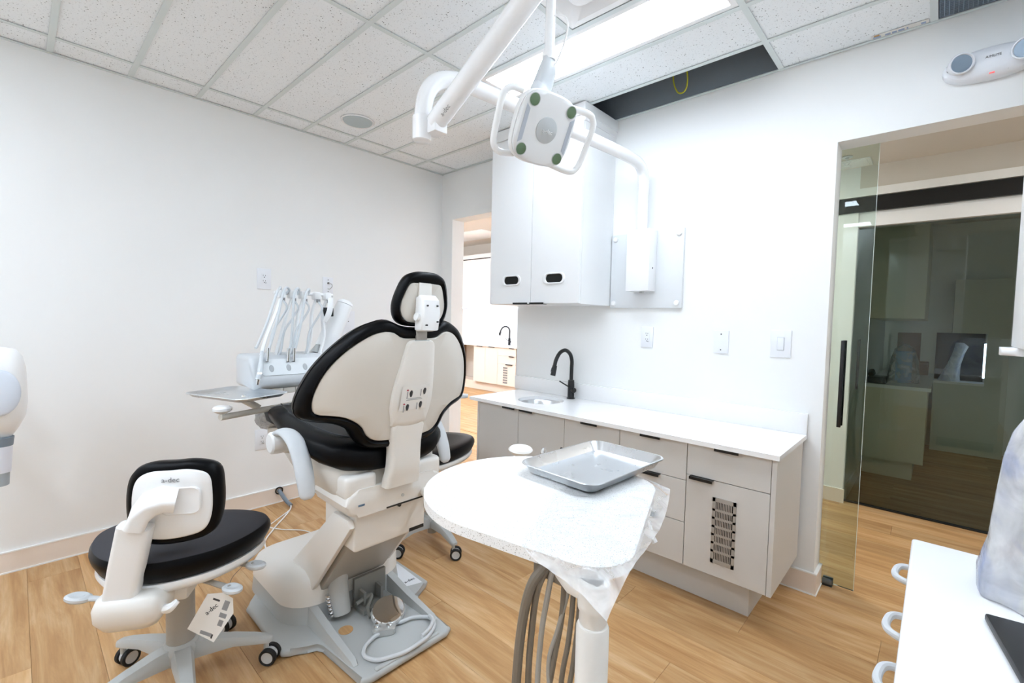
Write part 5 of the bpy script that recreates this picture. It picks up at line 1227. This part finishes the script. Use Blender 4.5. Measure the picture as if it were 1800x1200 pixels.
# ================================================================ ASSISTANT'S TABLE
ZT = 0.86
at = root('assistant_table', 'white speckled work table on a round post beside the chair', 'table', (2.845, -1.908, 0.0))
def hull(pts):
    pts = sorted(set(pts)); 
    def half(ps):
        h = []
        for p in ps:
            while len(h) >= 2 and (h[-1][0] - h[-2][0]) * (p[1] - h[-2][1]) - (h[-1][1] - h[-2][1]) * (p[0] - h[-2][0]) <= 0: h.pop()
            h.append(p)
        return h
    a = half(pts); b = half(reversed(pts)); return a[:-1] + b[:-1]
def circ_pts(cx, cy, r, n=72): return [(round(cx + r * math.cos(2 * math.pi * k / n), 5), round(cy + r * math.sin(2 * math.pi * k / n), 5)) for k in range(n)]
TP = hull(circ_pts(2.526, -1.696, 0.271) + circ_pts(2.79, -1.84, 0.085, 40) + circ_pts(2.66, -1.52, 0.10, 40))
bm = new(); prism(bm, TP, ZT - 0.022, ZT, 'Z', bev=0.005, seg=3); link('table_top', bm, TERRAZZO, at, 45)
link('column', lt([(0.001, 0.0), (0.16, 0.0), (0.16, 0.012), (0.05, 0.02), (0.0285, 0.03), (0.0285, 0.756), (0.026, 0.762), (0.022, 0.764), (0.001, 0.764)], (2.845, -1.908, 0), 'Z', 28), CREAMW, at)
link('column_neck', lt([(0.022, 0.762), (0.0245, 0.768), (0.0235, 0.785), (0.0265, 0.79), (0.0275, 0.80), (0.0275, 0.8375), (0.001, 0.8375)], (2.845, -1.908, 0), 'Z', 28), CREAMW, at)
bm = new(); prism(bm, [(2.868, -1.932), (2.872, -1.90), (2.79, -1.77), (2.69, -1.78), (2.70, -1.87), (2.80, -1.928)], 0.802, 0.8375, 'Z', bev=0.01); link('neck_bracket', bm, CREAMW, at)
link('hose_manifold', bx(2.70, 2.79, -1.90, -1.83, 0.79, 0.82, bev=0.006), TAUPE, at)
H_ = [([(2.742, -1.905, 0.83), (2.722, -1.925, 0.79), (2.702, -1.925, 0.72), (2.69, -1.925, 0.62), (2.69, -1.925, 0.52), (2.70, -1.90, 0.30), (2.75, -1.88, 0.08)], 0.0095),
      ([(2.745, -1.90, 0.83), (2.728, -1.915, 0.78), (2.712, -1.91, 0.70), (2.705, -1.91, 0.58), (2.705, -1.90, 0.4), (2.76, -1.88, 0.08)], 0.0065),
      ([(2.752, -1.90, 0.83), (2.742, -1.905, 0.76), (2.73, -1.905, 0.68), (2.724, -1.905, 0.55), (2.73, -1.90, 0.35), (2.78, -1.88, 0.08)], 0.0055),
      ([(2.762, -1.885, 0.83), (2.766, -1.885, 0.79), (2.762, -1.885, 0.72), (2.748, -1.89, 0.62), (2.74, -1.895, 0.52), (2.75, -1.89, 0.3), (2.79, -1.88, 0.08)], 0.0058),
      ([(2.770, -1.88, 0.83), (2.772, -1.88, 0.78), (2.758, -1.89, 0.70), (2.742, -1.895, 0.63), (2.75, -1.895, 0.54), (2.77, -1.89, 0.3), (2.80, -1.88, 0.08)], 0.0042),
      ([(2.778, -1.875, 0.83), (2.780, -1.875, 0.76), (2.776, -1.88, 0.68), (2.765, -1.885, 0.58), (2.772, -1.885, 0.4), (2.81, -1.88, 0.08)], 0.0052),
      ([(2.790, -1.87, 0.83), (2.791, -1.87, 0.74), (2.785, -1.875, 0.64), (2.778, -1.88, 0.54), (2.79, -1.88, 0.3), (2.81, -1.87, 0.08)], 0.005)]
for k, (p, r_) in enumerate(H_): link('hose', tb(p, r_, 10, 6), TAUPE if k not in (4, 2) else GREYW, at)
# instrument holder on the far side, with link to the chair
hb2 = link('holder_bar', tb([(2.45, -1.55, 0.82), (2.36, -1.45, 0.80), (2.26, -1.40, 0.79), (2.16, -1.36, 0.78)], 0.014, 12, 5), CREAMW, at)
mush = lt([(0.001, -0.04), (0.010, -0.04), (0.010, -0.012), (0.02, -0.006), (0.034, 0.008), (0.038, 0.016), (0.034, 0.022), (0.02, 0.026), (0.001, 0.027)], (0, 0, 0), 'Z', 28)
bmesh.ops.transform(mush, matrix=Matrix.Translation((2.248, -1.432, 0.836)) @ Matrix.Rotation(R(8), 4, 'Y') @ Matrix.Diagonal((1.0, 1.2, 0.85, 1)), verts=mush.verts); link('grip_dish', mush, CREAMW, at)
link('suction_tip', lt([(0.011, -0.04), (0.0115, 0.0), (0.0095, 0.025), (0.006, 0.034), (0.0055, 0.036), (0.001, 0.036)], (2.315, -1.390, 0.825), 'Z', 18), CHROME, at)
link('tip_holder', bx(2.31, 2.40, -1.42, -1.335, 0.775, 0.808, bev=0.01), WPL, at)
link('valve_lever', tb([(2.375, -1.345, 0.80), (2.378, -1.335, 0.86)], 0.010, 12), CHROME, at)
link('valve_pin', tb([(2.366, -1.335, 0.853), (2.35, -1.345, 0.858)], 0.004, 8), BLACKP, at)
link('support_link', tb([(1.74, -1.46, 0.585), (1.85, -1.50, 0.60), (2.1, -1.53, 0.68), (2.40, -1.62, 0.80), (2.5, -1.68, 0.825)], 0.016, 12, 6), CREAMW, at)
link('link_pad', bx(2.40, 2.60, -1.76, -1.60, 0.812, 0.8375, bev=0.008), CREAMW, at)
link('hanger_hook', tb([(2.79, -1.60, 0.83), (2.80, -1.60, 0.80), (2.81, -1.60, 0.785)], 0.008, 10, 4), WPL, at)

tray('metal_tray', 'bright stainless steel tray resting on plastic film on the round table', (2.558, -1.463), 0.262, 0.372, -3, ZT + 0.0045, 0.024)
# loose plastic film under the tray
bm = new(); nu, nv_ = 44, 44
def inside(p):
    c = False; n = len(TP)
    for i in range(n):
        (x1, y1), (x2, y2) = TP[i], TP[(i + 1) % n]
        if (y1 > p[1]) != (y2 > p[1]) and p[0] < (x2 - x1) * (p[1] - y1) / (y2 - y1) + x1: c = not c
    return c
def edge_d(p):
    best = 9
    for i in range(len(TP)):
        a = Vector((*TP[i], 0)); b = Vector((*TP[(i + 1) % len(TP)], 0)); q = Vector((p[0], p[1], 0)); d = b - a
        t = max(0, min(1, (q - a).dot(d) / max(1e-9, d.dot(d)))); best = min(best, (q - a - d * t).length)
    return best
top_e = spline([(2.60, -1.38, 0), (2.65, -1.32, 0), (2.694, -1.262, 0)], 22); bot_e = spline([(2.685, -1.935, 0), (2.76, -1.955, 0), (2.905, -1.965, 0)], 22)
G = []; FOLD = []
from mathutils import noise
for i in range(nu + 1):
    rw = []
    for j in range(nv_ + 1):
        s_, t_ = i / nu, j / nv_
        p = top_e[min(i, 44)].lerp(bot_e[min(i, 44)], t_)
        bul = 0.035 * s_ * math.sin(math.pi * t_); x = p.x + bul - 0.05 * (1 - s_) * math.sin(math.pi * t_ * 1.0) + 0.012 * (1 - s_) * math.sin(9 * t_); y_ = p.y
        wv = noise.noise(Vector((x * 14, y_ * 14, 1.3))) * 0.5 + noise.noise(Vector((x * 34, y_ * 30, 4.1))) * 0.3
        d = edge_d((x, y_)); ins = inside((x, y_))
        if ins: z = ZT + 0.0022 + max(0, wv) * 0.010 * min(1, max(0, (x - 2.55)) * 6) * min(1, d * 30)
        else: z = ZT + 0.002 - 0.35 * d - 1.6 * d * d + wv * 0.016 * min(1, d * 18)
        if 2.40 < x < 2.72 and -1.66 < y_ < -1.27: z = min(z, ZT + 0.0038)
        rw.append(bm.verts.new((x, y_, z))); FOLD.append(min(1, s_ * 3) * min(0.25, 0.04 + 0.5 * max(0, wv)) if ins else min(1.0, 0.5 + d * 9))
    G.append(rw)
for a, b in zip(G, G[1:]):
    for j in range(nv_): bm.faces.new((a[j], a[j + 1], b[j + 1], b[j]))
fo = link('plastic_film', bm, FILM, None, 60, (2.72, -1.62, ZT))
fa_ = fo.data.attributes.new('fold', 'FLOAT', 'POINT')
for k_, v_ in enumerate(FOLD): fa_.data[k_].value = v_
tag(fo, 'crumpled clear plastic film hanging over the edge of the round table', 'plastic film')

# ================================================================ CART AT THE LOWER RIGHT
ct = root('side_cabinet', 'white topped side cabinet with loop handles at the lower right', 'cabinet', (3.5, -1.6, 0))
link('top', bx(3.238, 3.78, -2.05, -1.172, 0.775, 0.80, bev=0.006, seg=3), QUARTZ, ct)
link('body', bx(3.262, 3.76, -2.03, -1.19, 0.10, 0.775, bev=0.004), LAMW, ct)
link('plinth', bx(3.30, 3.74, -2.0, -1.22, 0.0, 0.10), BLACKP, ct, 0)
for k, (y_, z) in enumerate(((-1.275, 0.752), (-1.50, 0.745), (-1.66, 0.735))):
    pts = [(3.263, y_ - 0.042, z), (3.235, y_ - 0.038, z), (3.218, y_ - 0.018, z - 0.002), (3.216, y_ + 0.012, z - 0.002), (3.226, y_ + 0.038, z), (3.263, y_ + 0.045, z)]
    link('loop_handle', tb(pts, 0.0065, 10, 6), GREYL, ct)
# bagged monitor
mo = root('bagged_monitor', 'monitor covered by a translucent plastic bag on the side cabinet', 'monitor', (3.52, -1.36, 0.80))
mm = Matrix.Translation((3.54, -1.33, 0)) @ Matrix.Rotation(R(-6), 4, 'Z')
link('screen', bx(-0.145, 0.2, -0.012, 0.012, 0.86, 1.12, bev=0.006, mx=mm), mat('monitor_blue', '#c3d0ec', 0.35), mo)
link('foot', bx(-0.10, 0.12, -0.07, 0.07, 0.801, 0.815, bev=0.004, mx=mm), GREYL, mo); link('neck', bx(-0.02, 0.03, -0.02, 0.0, 0.815, 0.90, mx=mm), GREYL, mo)
bm = new(); rs = []
for z, x0, x1, d_ in ((0.802, 3.335, 3.76, 0.10), (0.84, 3.333, 3.765, 0.095), (0.90, 3.346, 3.77, 0.075), (0.98, 3.352, 3.77, 0.06), (1.05, 3.358, 3.77, 0.05), (1.10, 3.368, 3.76, 0.045), (1.15, 3.39, 3.74, 0.035), (1.19, 3.44, 3.70, 0.02)):
    r_ = []
    for k in range(44):
        a = 2 * math.pi * k / 44; c, s = math.cos(a), math.sin(a)
        wv = noise.noise(Vector((c * 3, s * 3, z * 9))) * 0.012
        px_ = (x0 + x1) / 2 + (x1 - x0) / 2 * math.copysign(abs(c) ** 0.7, c); py_ = -1.345 + d_ * math.copysign(abs(s) ** 0.8, s) + wv * 1.5
        r_.append((px_ + (wv if abs(c) < 0.95 else wv * 0.3), py_, z + (0 if z < 0.81 else wv * 0.8)))
    rs.append(r_)
rings(bm, rs); link('bag', bm, FILMB, mo, 60)
tag(link('black_tablet', bx(-0.0, 0.30, -0.24, 0.0, 0.8005, 0.814, bev=0.004, mx=Matrix.Translation((3.339, -1.485, 0)) @ Matrix.Rotation(R(9), 4, 'Z')), BLACKP, None, 35, None), 'flat black tablet lying in front of the bagged monitor', 'tablet')
# hung cabinet at the right edge
wc = root('wall_cabinet', 'white hung cabinet with a projecting lip at the right edge', 'cabinet', (3.7, -0.6, 1.235))
link('body', bx(3.425, 3.948, -0.80, -0.50, 1.236, 2.40, bev=0.004), LAMW, wc)
link('door', bx(3.427, 3.946, -0.819, -0.801, 1.238, 2.398, bev=0.001, seg=1), LAMW, wc, 0)
bm = new(); prism(bm, rrect(3.398, 3.9, -0.62, -0.50, 0.03, 6), 1.212, 1.2355, 'Z', bev=0.009, seg=3); link('lip', bm, WPL, wc)
